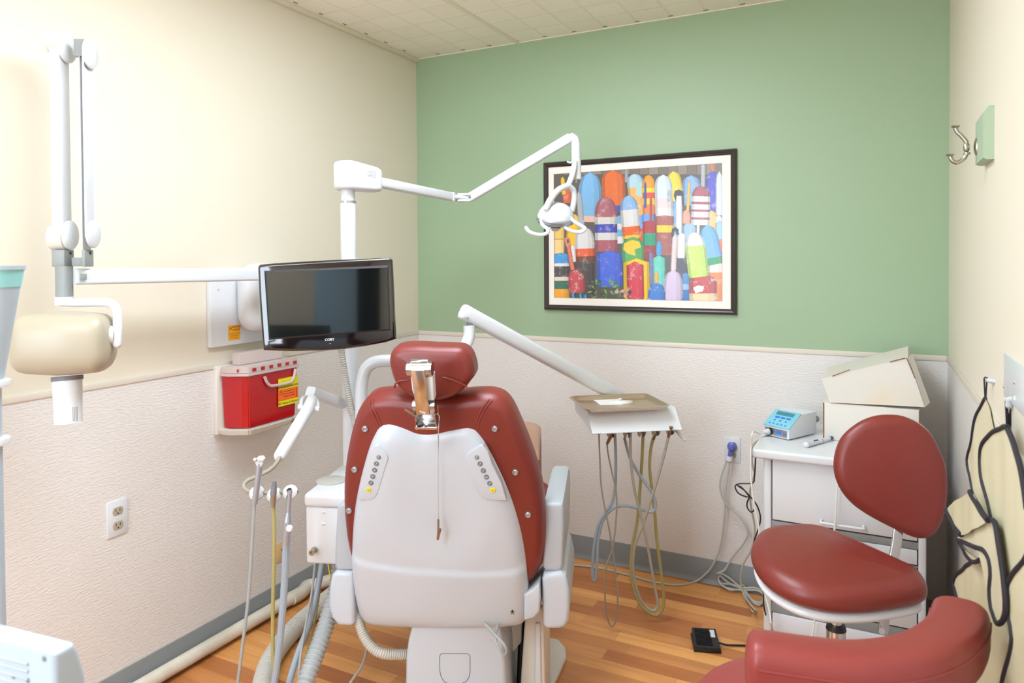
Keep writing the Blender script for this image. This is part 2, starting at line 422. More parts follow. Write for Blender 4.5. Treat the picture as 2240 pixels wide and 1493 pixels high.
def cove(name, o, x, z, L):
    b = MB(frame(o, x, z)); b.prism([(p[0], p[1]) for p in prof], 0, L); struct(name, b, M['base'], sharp=50)
# frame: x = into the room, y = up, z = along the wall
cove('baseboard_left', (XL+g, YG-0.02, 0), (1, 0, 0), (0, -1, 0), YG-YB)
cove('baseboard_back', (XL, YG-g, 0), (0, -1, 0), (-1, 0, 0), -(XR-XL))
cove('baseboard_right', (XR-g, YB, 0), (-1, 0, 0), (0, 1, 0), YG-YB)
# the ceiling fixtures that light the room
for i, (x, y, sx, sy, em) in enumerate(TROFFERS):
    t = thing('ceiling_lamp', ['square edged fluorescent ceiling panel over the patient chair', 'square edged fluorescent ceiling panel behind the camera near the rear wall'][i], 'ceiling light', (x, y, ZC), 0)
    dm = mat('lit lamp diffuser', (255, 255, 255), 0.5); dm.node_tree.nodes['Principled BSDF'].inputs['Emission Color'].default_value = (*LCOL, 1); dm.node_tree.nodes['Principled BSDF'].inputs['Emission Strength'].default_value = em
    part('housing', MB().box2((x-sx/2-0.01, y-sy/2-0.01, ZC-0.012), (x+sx/2+0.01, y+sy/2+0.01, ZC+0.002)), M['whitepl'], t)
    part('diffuser', MB().box2((x-sx/2, y-sy/2, ZC-0.016), (x+sx/2, y+sy/2, ZC-0.012)), dm, t)
    for s_ in (-1, 1): part('end_plate', MB().box2((x-sx/2-0.005, y+s_*(sy/2+0.006)-0.005, ZC-0.018), (x+sx/2+0.005, y+s_*(sy/2+0.006)+0.005, ZC-0.001)), M['whitepl'], t)
# rear of the room, seen only in the monitor glass
t = thing('storage_cabinet', 'dark low storage cabinet against the rear wall', 'cabinet', (-0.49, YB+0.16, 0))
b = MB().box2((-0.72, YB+0.005, 0), (-0.27, YB+0.30, 1.30), bev=0.004); part('body', b, M['cabdark'], t)
for x in (-0.715, -0.492):
    d = part('door', MB().box2((x, YB+0.30, 0.06), (x+0.217, YB+0.318, 1.27), bev=0.003), M['cabdark'], t)
    part('handle', MB().tube([(x+0.19, YB+0.318, 0.75), (x+0.19, YB+0.345, 0.76), (x+0.19, YB+0.345, 0.88), (x+0.19, YB+0.318, 0.89)], 0.005), M['chrome'], d)
d1 = struct('door_1', MB().box2((-0.26, YB, 0), (0.06, YB+0.035, 2.2), bev=0.003), M['doorblue'])
cur = thing('hanging_curtain', 'dark green curtain hanging in the rear corner beside the pale blue door', 'curtain', (0.16, YB+0.06, 0))
part('cloth', MB().prism([(0.075+0.17*k/40, 0.045+0.018*sin(k*1.1)) for k in range(41)]+[(0.245-0.17*k/40, 0.03+0.018*sin((40-k)*1.1)) for k in range(41)], 0.02, 2.3, Matrix.Translation((0, YB, 0))), M['cabdark'], cur)
struct('door_handle', MB().rod((-0.22, YB+0.035, 1.0), (-0.22, YB+0.08, 1.0), 0.012).rod((-0.22, YB+0.075, 1.0), (-0.12, YB+0.075, 1.0), 0.009), M['chrome'], parent=d1)

# ================================================================== DENTAL CHAIR
CC = D(967, 1100, 1.97); TH = YAW-radians(7.5)
CH = Matrix.Translation((CC.x, CC.y, 0)) @ Matrix.Rotation(TH, 4, 'Z')
CX = Vector((cos(TH), sin(TH), 0)); CFW = Vector((-sin(TH), cos(TH), 0)); rec = radians(11)
BK = frame(CC, CX, -CFW*cos(rec)-UZ*sin(rec))      # z of BK points to the viewer
assert (BK.to_3x3() @ Vector((0, 1, 0))).z > 0
def chv(y): return frame(CH @ Vector((0, y, 0)), CX, -CFW)
chair = thing('dental_chair', 'white and oxblood dental patient chair seen from behind, centre of the room', 'dental chair', (CC.x, CC.y, 0), TH)
outU = [(800, 874), (825, 868), (855, 867), (900, 872), (950, 874), (1000, 871), (1040, 868), (1072, 869), (1097, 878), (1117, 900), (1138, 945), (1158, 995), (1176, 1050), (1187, 1105), (1191, 1160), (1190, 1210), (1182, 1250), (1160, 1284), (1120, 1300), (960, 1310), (810, 1300), (780, 1278), (766, 1245), (754, 1200), (747, 1150), (744, 1095), (746, 1040), (753, 990), (763, 945), (777, 903)]
U = tr(outU, BK)
def uph(x, y, z): return -0.035*(x/0.28)**4 if z > -0.05 else 0.0
b = MB(BK); b.cushion(U, -0.115, 0.0, r=0.034, rz=0.045, d0=0.012, d1=0.004, step=0.012)
back = part('backrest', b, M['leather'], chair, 60)
# piped seams at the two shoulders
for pts in ([(806, 872), (812, 900), (822, 920), (829, 937)], [(813, 872), (819, 898), (828, 917), (834, 934)], [(1071, 872), (1058, 888), (1046, 910), (1040, 932)], [(1077, 874), (1064, 890), (1051, 912), (1044, 938)]):
    q = [BK @ Vector((*uv(a, c_, BK, 0.004 if k else -0.008), 0.002 if k else -0.009)) for k, (a, c_) in enumerate(pts)]
    part('seam', MB().tube(q, 0.0014, n=6), mat('stitch red', (150, 62, 52), 0.5), back)
for px, py in [(798, 938), (775, 1027), (763, 1117), (1082, 938), (1127, 1033), (1155, 1126)]:
    a = uv(px, py, BK, 0.004)
    m_ = Matrix.Translation((a[0], a[1], 0.002))
    part('upholstery_button', MB(BK).lathe([(0.0085, -0.004), (0.0085, 0.003), (0.0065, 0.0055), (0.004, 0.005), (0.0035, 0.003), (0, 0.0028)], m_), M['alu'], back)
outS = [(822, 946), (832, 932), (850, 926), (880, 929), (915, 936), (950, 936), (985, 929), (1015, 925), (1035, 930), (1047, 941), (1063, 966), (1083, 1005), (1105, 1052), (1124, 1102), (1139, 1155), (1149, 1210), (1154, 1265), (1155, 1320), (1152, 1347), (1138, 1361), (1110, 1366), (1050, 1369), (970, 1370), (890, 1368), (830, 1365), (803, 1358), (789, 1340), (781, 1310), (775, 1270), (771, 1220), (772, 1165), (777, 1110), (786, 1060), (799, 1008), (811, 970)]
S = tr(outS, BK, 0.0)
def sst(a, b_, x): t_ = min(1, max(0, (x-a)/(b_-a))); return t_*t_*(3-2*t_)
def shellh(x, y, t):
    rim = 0.030*(1-max(0, t)**14)
    e = math.sqrt((x/0.115)**2+((y-0.02)/0.175)**2 if y < 0.02 else (x/0.115)**2+(max(0, (y-0.02))/0.9)**2)
    bowl = -0.014*(1-sst(0.45, 1.35, e))
    low = 0.006*sst(-0.170, -0.186, y+0.02*(1-(x/0.24)**2))
    return rim+bowl+low
b = MB(BK); b.dome(S, shellh, rings=44, step=0.009, back=-0.02)
shell = part('back_shell', b, M['shell'], chair, 60)
for side, pan, btns, yel in ((0, [(812, 985), (820, 975), (828, 974), (845, 990), (849, 1001), (828, 1070), (821, 1086), (810, 1092), (783, 1091), (786, 1068), (803, 1010)], [(828, 1000), (823, 1014), (819, 1028), (815, 1042), (811, 1056)], (806, 1071)),
                             (1, [(1066, 985), (1056, 974), (1048, 975), (1023, 992), (1018, 1000), (1030, 1040), (1048, 1080), (1062, 1092), (1108, 1093), (1096, 1055), (1075, 1012)], [(1043, 1000), (1050, 1014), (1057, 1029), (1064, 1043), (1071, 1057)], (1078, 1072))):
    hh = 0.030
    cp = part('control_panel', MB(BK).prism(tr(pan, BK, hh), 0.012, hh+0.0012, bev=0.0008), M['shell'], chair)
    for k, q in enumerate(btns+[yel]):
        a = uv(q[0], q[1], BK, hh+0.003); r_ = 0.0068 if k else 0.0058
        o_ = part('button', MB(BK).lathe([(r_, hh), (r_, hh+0.0032), (r_*0.9, hh+0.0038), (0, hh+0.0038)], Matrix.Translation((a[0], a[1], 0))), M['greybtn'] if k < 5 else M['yellow'], cp, label=None if k < 5 else 'yellow button')
        bb = MB(BK @ Matrix.Translation((a[0], a[1], hh+0.0039)))
        if k == 0: bb.text('P', 0.010, I4, 0.0001)
        elif k < 5:
            an = [1.2, 0.9, 0.1, 0.6][k-1]; bb.bx((0, 0, 0), (0.009, 0.0009, 0.0003), Matrix.Rotation(an, 3, 'Z')); bb.bx((0.001, 0.0015, 0), (0.004, 0.0009, 0.0003), Matrix.Rotation(an+1.0, 3, 'Z'))
        else: bb.text('△', 0.009, I4, 0.0001) if False else bb.tube([(-0.002, -0.0015, 0), (0.002, -0.0015, 0), (0, 0.0022, 0), (-0.002, -0.0015, 0)], 0.0004, n=5, smooth=False)
        bb2 = bb; bb2.bm.transform(I4)
        part('symbol', bb2, M['label'] if k < 5 else M['ink'], cp)
a = uv(1119, 1346, BK, 0.05); hz = shellh(a[0], a[1], 0.85)+0.0006
P_ = BK @ Matrix.Translation((a[0], a[1], hz)) @ Matrix.Diagonal((1.25, 1.25, 1, 1))
b = MB(P_); b.sph((0, 0.0042, 0), (0.0014, 0.0014, 0.0004), 8)
for p_, q_ in (((0, 0.003), (0, -0.001)), ((0, -0.001), (-0.003, -0.006)), ((0, -0.001), (0.003, -0.006)), ((0, 0.002), (-0.0042, 0.0)), ((0, 0.002), (0.0042, 0.0))):
    b.tube([(p_[0], p_[1], 0), (q_[0], q_[1], 0)], 0.0008, n=6, smooth=False)
part('walking_person_mark', b, M['ink'], shell)
# headrest
HC = D(941, 820, 1.86); HF = frame(HC, CX, -CFW*cos(rec*0.6)-UZ*sin(rec*0.6))
outH = [(867, 761), (905, 759), (945, 761), (985, 762), (1008, 765), (1024, 779), (1033, 803), (1035, 824), (1026, 838), (1010, 857), (992, 870), (968, 879), (942, 882), (915, 880), (893, 870), (875, 857), (860, 840), (851, 815), (847, 790), (853, 770)]
b = MB(HF)
b.cushion(tr(outH, HF), -0.10, 0.0, r=0.024, rz=0.03, d1=0.006, d0=-0.02, step=0.01)
hr = part('headrest', b, M['leather'], chair, 60)
for pts in ([(862, 848), (866, 838), (874, 832), (890, 830), (903, 832)], [(949, 823), (975, 825), (1000, 833), (1021, 846)]):
    q = [HF @ Vector((*uv(a, c_, HF), 0.0045 if 0 < k < len(pts)-1 else -0.004)) for k, (a, c_) in enumerate(pts)]
    part('seam', MB().tube(q, 0.0028, n=8), M['leather'], hr)
# chrome link between the backrest and the headrest
LK = frame(D(925, 857, 1.79), CX, -CFW*cos(0.42)-UZ*sin(0.42))
def lk(px, py, h=0.0): q = uv(px, py, LK, h); return Vector((q[0], q[1], h))
link = MB(LK)
link.rod(lk(892, 806), lk(946, 806), 0.0175, n=28)
ob_link = part('headrest_hinge', link, M['chrome'], chair)
part('lower_hinge', MB(LK).rod(lk(905, 886), lk(953, 886), 0.0150, n=28), M['chrome'], ob_link)
for px in (901, 938): part('hinge_ring', MB(LK).rod(lk(px-0.6, 806), lk(px+0.6, 806), 0.0181, n=28), M['steel'], ob_link)
b = MB(LK); b.prism([lk(*q).xy for q in ((903, 800), (932, 800), (943, 896), (915, 897))], 0.012, 0.0205, bev=0.0015); part('link_bar', b, M['chrome'], ob_link)
b = MB(LK); b.prism([lk(*q).xy for q in ((900, 822), (948, 820), (951, 872), (912, 874), (903, 850))], -0.02, 0.008, bev=0.003); part('link_cover', b, M['whitepl'], ob_link, label='white link cover')
b = MB(LK); b.bx(lk(918, 793, -0.012), (0.045, 0.018, 0.012), bev=0.003); part('slide_plate', b, M['chrome'], ob_link)
b = MB(LK)
for a, c_ in (((908, 899), (912, 938)), ((951, 899), (956, 936)), ((908, 931), (957, 937))):
    A_, B_ = lk(*a), lk(*c_); b.box2((A_.x, A_.y, -0.03), (B_.x, B_.y, 0.006), bev=0.001)
A_, B_ = lk(908, 899), lk(956, 936); b.box2((A_.x, A_.y, -0.035), (B_.x, B_.y, -0.024))
part('bracket_frame', b, M['chrome'], ob_link)
b = MB(LK); b.tube([lk(914, 903, .008), lk(916, 917, .008), lk(921, 920, .008), lk(944, 919, .008), lk(948, 915, .008), lk(949, 903, .008)], 0.0012, n=8); part('wire_bail', b, M['chrome'], ob_link)
b = MB(LK); b.tube([lk(885, 895, 0.012), lk(896, 901, 0.012), lk(909, 908, 0.010)], [0.0028, 0.0045], n=10, smooth=False); part('lever', b, M['bronze'], ob_link)
# seat, leg rest and toe cover
b = MB(CH); b.sweep([(0, 0.22, 0.50), (0, 0.35, 0.495), (0, 0.5, 0.515), (0, 0.64, 0.545)], 0.25, 0.055, p=4, n=32, ends=0.02); part('seat', b, M['leather'], chair, 60)
b = MB(CH); b.sweep([(0, 0.60, 0.545), (0, 0.80, 0.60), (0, 0.98, 0.645)], lambda t_: 0.225-0.035*t_, 0.045, p=4, n=32, ends=0.02); part('leg_rest', b, M['leather'], chair, 60)
b = MB(CH); b.sweep([(0, 0.78, 0.598), (0, 0.97, 0.644), (0, 1.06, 0.655)], lambda t_: 0.203-0.02*t_, 0.053, p=4, n=32, ends=0.02); part('toe_cover', b, M['tan'], chair, 60, label='tan plastic toe cover')
b = MB(CH); b.sweep([(0, 0.14, 0.415), (0, 0.5, 0.43)], 0.21, 0.035, p=5, n=24); part('seat_frame', b, M['offw'], chair)
# arm rests and their pivot housings
VA = chv(0.06)
R1 = [(1187, 1115), (1189, 1104), (1197, 1100), (1222, 1100), (1230, 1104), (1233, 1115), (1234, 1150), (1232, 1238), (1226, 1250), (1194, 1250), (1187, 1240)]
L1 = [(782, 1115), (780, 1104), (770, 1100), (748, 1100), (739, 1104), (736, 1115), (733, 1180), (731, 1238), (737, 1248), (774, 1248), (781, 1236)]
R2 = [(1186, 1262), (1190, 1252), (1226, 1247), (1238, 1256), (1246, 1290), (1247, 1325), (1244, 1355), (1236, 1368), (1222, 1372), (1196, 1371), (1188, 1362)]
L2 = [(776, 1262), (772, 1249), (738, 1246), (728, 1254), (722, 1290), (721, 1320), (728, 1348), (742, 1364), (770, 1366), (778, 1360)]
for o1, o2 in ((R1, R2), (L1, L2)):
    part('armrest', MB(VA).prism(tr(o1, VA), -0.37, 0, bev=0.010, seg=4), M['armgrey'], chair, 40)
    part('arm_housing', MB(VA).prism(tr(o2, VA), -0.30, 0.012, bev=0.012, seg=4), M['shell'], chair, 40)
for px0, px1 in ((768, 800), (1120, 1190)):
    pa, pb = uv(px0, 1318, chv(0.13)), uv(px1, 1318, chv(0.13)); part('pivot_bar', MB(chv(0.13)).rod((pa[0], pa[1], -0.04), (pb[0], pb[1], -0.04), 0.022), M['whitepl'], chair)
# recliner side skirt beside the shell
part('side_skirt', MB(chv(0.03)).prism(tr([(1146, 1300), (1164, 1290), (1180, 1275), (1182, 1310), (1180, 1338), (1168, 1352), (1146, 1357)], chv(0.03)), -0.14, 0.0, bev=0.006), M['shell'], chair)
# motor cover and base
VM = chv(0.06)
cov = [(905, 1345), (1090, 1345), (1094, 1380), (1100, 1410), (1105, 1450), (1108, 1520), (1110, 1700), (886, 1700), (886, 1500), (887, 1440), (892, 1400), (899, 1375)]
mc = part('motor_cover', MB(VM).prism(tr(cov, VM), -0.40, 0.0, bev=0.012, seg=4), M['shell'], chair, 40)
ins = [(966, 1429), (1022, 1429), (1026, 1431), (1028, 1436), (1028, 1468), (1026, 1480), (1019, 1490), (1008, 1495), (995, 1497), (981, 1495), (970, 1489), (964, 1478), (962, 1466), (961, 1436), (963, 1431)]
q = tr(ins, VM, 0.001); part('cover_seam', MB(VM).tube([(a, c_, 0.0006) for a, c_ in q+[q[0]]], 0.0009, n=6, smooth=False), M['inkgrey'], mc, label='thin grey panel seam')
VS = chv(0.16)
part('lift_arm', MB(VS).prism(tr([(1150, 1330), (1186, 1330), (1190, 1400), (1193, 1520), (1192, 1760), (1132, 1760), (1138, 1500), (1146, 1380)], VS), -0.20, 0.0, bev=0.006), M['offw'], chair)
part('lift_rib', MB(VS).prism(tr([(1172, 1360), (1182, 1360), (1184, 1520), (1184, 1750), (1170, 1750), (1170, 1500)], VS), -0.10, 0.008, bev=0.003), M['whitepl'], chair)
VT = chv(0.22)
part('inner_frame', MB(VT).prism(tr([(1085, 1350), (1142, 1350), (1140, 1405), (1118, 1430), (1120, 1560), (1120, 1800), (1080, 1800)], VT), -0.1, 0.0, bev=0.002), M['offw'], chair)
b = MB(VT); A_, B_ = uv(1143, 1350, VT, -0.03), uv(1132, 1640, VT, -0.03); b.rod((A_[0], A_[1], -0.03), (B_[0], B_[1], -0.03), 0.011); part('gas_strut', b, M['black'], chair)
BP = frame((0, 0, 0.0), (1, 0, 0), (0, 0, 1))
foot = [(1192, 1398), (1200, 1392), (1222, 1397), (1237, 1414), (1239, 1434), (1226, 1462), (1208, 1500), (1200, 1560), (1190, 1680), (1110, 1760), (910, 1760), (900, 1600), (940, 1480), (1040, 1420), (1120, 1402)]
part('base_plate', MB(BP).prism(tr(foot, BP, 0.02), 0.0, 0.02, bev=0.006), M['offw'], chair)
part('pedestal', MB(CH).prism([(-0.12, 0.12), (0.14, 0.12), (0.14, 0.42), (-0.12, 0.42)], 0.018, 0.42, bev=0.01), M['offw'], chair)
# looped grey cable hanging under the shell
part('cable_loop', MB().tube([D(1060, 1362, 1.99), D(1085, 1390, 1.95), D(1103, 1410, 1.93), D(1108, 1424, 1.93), D(1104, 1431, 1.93), D(1093, 1420, 1.93), D(1083, 1395, 1.95), D(1090, 1362, 2.0)], 0.0042, n=8), M['tubegrey'], chair, label='grey cable loop')
# bib chain with clip hanging over the back
def beads(pts, r=0.0015, st=0.0044):
    b = MB(); P = cr(pts, 0.0008); acc = 0
    for i in range(1, len(P)):
        acc += (P[i]-P[i-1]).length
        if acc >= st: b.sph(P[i], r, 6); acc = 0
    return b
cq = [(928, 903), (938, 908), (948, 908), (957, 905), (961, 912), (960, 925), (959, 950)]
pts = [D(a, c_, 1.755) for a, c_ in cq]+[BK @ Vector((*uv(px, py, BK, 0.036), 0.036)) for px, py in ((959, 975), (958.5, 1020), (958.5, 1080), (959.5, 1134))]
bc = thing('bib_chain', 'beaded silver bib chain with a brass clip hanging down the white chair back', 'bib chain', tuple(pts[-1]))
part('chain', beads(pts), M['chrome'], bc)
e = pts[-1]
b = MB(frame(e+Vector((0, 0, 0))-CFW*0.004, CX, -CFW)); b.tube([(0, 0, 0), (0, -0.02, 0), (0.0, -0.032, 0.001), (-0.002, -0.056, 0)], [0.0028, 0.0035], n=8, smooth=False)
b.tube([(0.0, -0.03, 0.002), (0.008, -0.024, 0.006)], [0.003, 0.0022], n=8, smooth=False); b.tube([(0.006, -0.028, 0.003), (-0.001, -0.056, 0.001)], [0.003, 0.002], n=8, smooth=False)
part('clip', b, M['bronze'], bc)
b = MB(); b.tube([D(918, 899, 1.752), D(930, 904, 1.752)], [0.0022, 0.003], n=8, smooth=False); part('upper_clip', b, M['steel'], bc)
# ================================================================== WATER UNIT, LIGHT POLE AND MONITOR
UF = lambda d: frame(D(665, 1150, d), CX*cos(0.1)+CFW*0.0, -CFW)
UQ = D(665, 1078, 2.15); ux = CX; uy = CFW
un = thing('water_unit', 'white boxy water unit on the left side of the patient chair', 'dental unit', (UQ.x, UQ.y, 0), TH)
UM = frame(UQ, ux, -uy)                      # origin at the front upper left corner, x right, y up, z to the viewer
zb = uv(665, 1232, UM)[1]; zl = uv(665, 1107, UM)[1]
part('body', MB(UM).box2((0.004, zb, -0.35), (0.20, zl, 0), bev=0.008, seg=3), M['whitepl'], un)
part('lid', MB(UM).box2((0, zl-0.001, -0.37), (0.205, 0.0, 0.006), bev=0.012, seg=4), M['whitepl'], un)
c_ = uv(725, 1051, frame(UQ, ux, UZ)); lidM = frame(UQ, ux, UZ) @ Matrix.Translation((c_[0], c_[1], 0))
part('bowl_cover', MB(lidM).lathe([(0.048, -0.002), (0.048, 0.003), (0.044, 0.0045), (0, 0.005)], n=32), M['tubelight'], un, label='grey round cover')
for py in (1120, 1145):
    q = uv(708, py, UM); part('bump', MB(UM).sph((q[0], q[1], 0), (0.006, 0.004, 0.003), 12), M['whitepl'], un)
q = uv(683, 1207, UM, 0.02); b = MB(UM @ Matrix.Translation((q[0], q[1], 0))); b.lathe([(0.0095, 0), (0.0095, 0.010), (0.007, 0.010), (0.007, 0.018), (0.009, 0.018), (0.009, 0.026), (0.0045, 0.026), (0.0045, 0.02), (0, 0.02)], n=16)
part('outlet_fitting', b, M['nickel'], un)
part('mount_arm', MB(UM).box2((0.05, zb-0.03, -0.30), (0.30, zb+0.02, -0.22), bev=0.006), M['whitepl'], un)
# light: pole, swivel head, two arms, reflector
PL = D(762, 500, 2.44); PB = Vector((PL.x, PL.y, 0)); px_ = PL.x; py_ = PL.y
lt = thing('dental_light', 'white operating light on a tall pole with a two-section arm', 'dental light', (px_, py_, 0.56))
ztop = D(762, 415, 2.44).z; zch = D(762, 442, 2.44).z
part('pole', MB().rod((px_, py_, 0.56), (px_, py_, zch), 0.0265, n=32), M['whitepl'], lt)
part('pole_collar', MB().rod((px_, py_, zch-0.004), (px_, py_, zch+0.004), 0.0272, n=32), M['chrome'], lt)
part('upper_pole', MB().rod((px_, py_, zch), (px_, py_, ztop+0.02), 0.0235, n=32), M['whitepl'], lt)
A0 = D(800, 396, 2.33); A1 = D(834, 400, 2.50); A2 = D(985, 430, 2.93)
adir = Vector((A2.x-A1.x, A2.y-A1.y, 0)).normalized()
zb_ = D(762, 416, 2.44).z; zt_ = D(762, 354, 2.44).z
hdir = Vector((A1.x-px_, A1.y-py_, 0)); hL = hdir.length-0.042; hdir.normalize(); hd = frame((px_, py_, 0), hdir, UZ)
n_ = 14; out = [(0.047*cos(a), 0.056*sin(a)) for a in [pi/2+pi*k/n_ for k in range(n_+1)]]+[(hL+0.042*cos(a), 0.044*sin(a)) for a in [-pi/2+pi*k/n_ for k in range(n_+1)]]
bq = MB(hd).prism(out, zb_, zt_, bev=0.014, seg=5); hi_ = hd.inverted(); zm_ = (zb_+zt_)/2
for v_ in bq.bm.verts:
    xl_ = (hi_ @ v_.co).x
    if xl_ > 0: v_.co.z -= xl_*(0.17 if v_.co.z > zm_ else 0.02)
so = part('swivel_head', bq, M['whitepl'], lt, 40)
part('top_cap', MB(hd).lathe([(0.02, zt_), (0.02, zt_+0.004), (0, zt_+0.004)]), M['inkgrey'], so)
sn = Vector((hdir.y, -hdir.x, 0)); tl_ = math.atan2(0.012, hL)
lf = frame(hd @ Vector((0, -0.0557, zm_)), (hdir*cos(tl_)+sn*-sin(tl_)), sn*cos(tl_)+hdir*sin(tl_))
lb = part('rating_label', MB(lf).box2((hL*0.62, -0.008, -0.002), (hL*0.62+0.040, 0.020, 0.0012)), M['label'], so)
b = MB(lf)
for k in range(5): b.box2((hL*0.62+0.003, -0.005+k*0.0048, 0.0012), (hL*0.62+0.037, -0.0035+k*0.0048, 0.0015))
part('label_print', b, M['inkgrey'], so)
part('lower_arm', MB().sweep([A1-adir*0.03, A1, A2, A2+adir*0.01], 0.0165, 0.0185, p=4, smooth=False), M['whitepl'], lt, 40)
A3 = D(1003, 431, 2.96); A4 = D(1028, 432, 2.97); A5 = D(1246, 302, 2.82)
b = MB(); b.bx((A2+A3)/2, (0.012, 0.05, 0.036), Matrix.Rotation(0.3, 3, 'Z'), bev=0.003); b.tube([A2, A4], 0.010, smooth=False); b.bx((A3+A4)/2+Vector((0, 0, 0.012)), (0.055, 0.04, 0.009), Matrix.Rotation(YAW, 3, 'Z'), 0.002); b.bx((A3+A4)/2-Vector((0, 0, 0.014)), (0.055, 0.04, 0.009), Matrix.Rotation(YAW, 3, 'Z'), 0.002)
part('elbow', b, M['whitepl'], lt)
part('upper_arm', MB().sweep([A4, A5], 0.014, 0.0195, p=4, smooth=False, ends=0.01), M['whitepl'], lt, 40)
part('elbow_pin', MB().rod(A4-RH*0-FH*0.02, A4+FH*0.02, 0.005), M['chrome'], lt)
K0 = D(1259, 306, 2.82)
part('knuckle', MB().sweep([A5-Vector((0, 0, 0.004)), D(1252, 300, 2.82), D(1259, 310, 2.82), D(1260, 335, 2.82)], 0.018, 0.018, upv=FH, p=2.2, ends=0.012), M['whitepl'], lt, 50)
part('drop_post', MB().rod(D(1260, 330, 2.82), D(1262, 392, 2.82), 0.0185).rod(D(1260, 331, 2.82), D(1260, 333, 2.82), 0.0192), M['whitepl'], lt)
b = MB(); b.sweep([D(1256, 350, 2.80), D(1247, 356, 2.79), D(1240, 353, 2.79)], 0.006, 0.004, smooth=False, p=3); b.sweep([D(1257, 352, 2.80), D(1254, 375, 2.79), D(1246, 398, 2.78), D(1242, 408, 2.78)], 0.011, 0.011, upv=FH, p=2.4); b.tube([D(1261, 392, 2.82), D(1260, 400, 2.82)], 0.003)
part('lock_lever', b, M['whitepl'], lt)
dl = 2.77
b = MB()
b.tube([D(1242, 406, dl), D(1222, 415, dl-0.03), D(1205, 435, dl-0.05), D(1193, 458, dl-0.05)], 0.0125, n=12)
b.tube([D(1242, 406, dl), D(1254, 415, dl+0.02), D(1256, 435, dl+0.03), D(1251, 462, dl+0.03)], 0.0115, n=12)
part('yoke', b, M['whitepl'], lt)
# reflector housing: dome with a silver dish beneath, tilted a little
hc = D(1216, 474, dl); HM = frame(hc, RH*cos(0.05)+UZ*sin(-0.05), FH*-0.30+UZ)
b = MB(HM @ Matrix.Diagonal((1.0, 0.85, 1, 1))); b.lathe([(0.0725, -0.004), (0.072, 0.006), (0.066, 0.022), (0.052, 0.041), (0.034, 0.052), (0.015, 0.057), (0, 0.058)], n=36)
part('lamp_housing', b, M['whitepl'], lt, 60)
b = MB(HM @ Matrix.Diagonal((1.0, 0.85, 1, 1))); b.lathe([(0.0735, -0.003), (0.078, -0.012), (0.070, -0.024), (0.045, -0.034), (0.02, -0.038), (0, -0.038)], n=36)
part('reflector', b, M['alu'], lt, 60)
part('lamp_shield', MB(HM).lathe([(0.0, -0.058), (0.012, -0.056), (0.019, -0.047), (0.021, -0.036), (0.0, -0.032)], n=24), M['label'], lt)
b = MB(HM); b.box2((-0.018, -0.062, -0.026), (0.018, -0.050, -0.020), bev=0.001)
b.box2((-0.018, -0.056, -0.034), (0.018, -0.044, -0.030), bev=0.001); part('vent', b, M['inkgrey'], lt)
for pts in ([(1184, 480), (1187, 492), (1197, 500), (1198, 508), (1186, 513), (1168, 511), (1156, 505), (1151, 498)], [(1246, 474), (1256, 484), (1272, 494), (1280, 500), (1272, 507), (1255, 506), (1240, 500), (1230, 491)]):
    k = len(pts); P3 = [D(a, c_, dl-0.03-0.02*math.sin(pi*i/(k-1))) for i, (a, c_) in enumerate(pts)]
    part('handle', MB().tube(P3, 0.0075, n=12, step=0.004).sph(P3[-1], 0.0076, 10), M['whitepl'], lt)
# corrugated drain hose beside the pole
hp = [(744, 700), (747, 762), (752, 800), (760, 850), (768, 890), (776, 925), (786, 980)]
single('corrugated_hose', MB().corr([D(a, c_, 2.36) for a, c_ in hp], 0.0105, pitch=0.0075, amp=0.09), M['corrlt'], 'thin pale corrugated hose running down beside the light pole below the monitor', 'hose')
# monitor
TL, TR, BR, BL = D(561, 577, 2.13), D(858, 564, 2.17), D(866, 744, 2.16), D(574, 766, 2.12)
mx_ = ((TR-TL)+(BR-BL)).normalized(); my_ = ((TL-BL)+(TR-BR)).normalized(); MC = (TL+TR+BR+BL)/4
MM = frame(MC, mx_, mx_.cross(my_))
mo = thing('monitor', 'glossy black flat screen monitor mounted in front of the white pole', 'monitor', tuple(MC))
bez = [(563, 584), (567, 578), (600, 575), (700, 569), (800, 565), (852, 563), (858, 568), (860, 600), (863, 680), (867, 741), (845, 748), (800, 757), (750, 764), (700, 767), (640, 768), (600, 767), (575, 766), (572, 735), (566, 650)]
part('casing', MB(MM).prism(tr(bez, MM), -0.045, 0.0, bev=0.009, seg=4), M['blackgl'], mo, 40)
fr = [(578, 592), (850, 580), (854, 722), (588, 743)]; inn = [(582, 596), (847, 585), (851, 719), (591, 739)]
a, c_ = tr(fr, MM), tr(inn, MM); b = MB(MM)
for k in range(4):
    q1, q2, q3, q4 = a[k], a[(k+1) % 4], c_[(k+1) % 4], c_[k]; vs_ = [b.v((*q1, 0.0002)), b.v((*q2, 0.0002)), b.v((*q3, 0.0022)), b.v((*q4, 0.0022))]; b.f(vs_)
    w_ = [b.v((*q4, 0.0022)), b.v((*q3, 0.0022)), b.v((*q3, 0.0004)), b.v((*q4, 0.0004))]; b.f(w_)
part('screen_rim', b, M['inkgrey'] if False else M['black'], mo)
part('screen', MB(MM).prism(c_, -0.001, 0.0009), M['screen'], mo)
q = uv(721, 742.5, MM); an = math.atan2(uv(760, 739.6, MM)[1]-uv(680, 745.4, MM)[1], uv(760, 739.6, MM)[0]-uv(680, 745.4, MM)[0])
part('logo', MB(MM @ Matrix.Translation((q[0], q[1], 0.0008)) @ Matrix.Rotation(an, 4, 'Z')).text('COBY', 0.0105, I4, 0.0003, bold=0.0002), M['label'], mo)
q = uv(722, 751, MM); part('power_light', MB(MM).sph((q[0], q[1], 0.0004), (0.0012, 0.0012, 0.0006), 8), M['label'], mo)
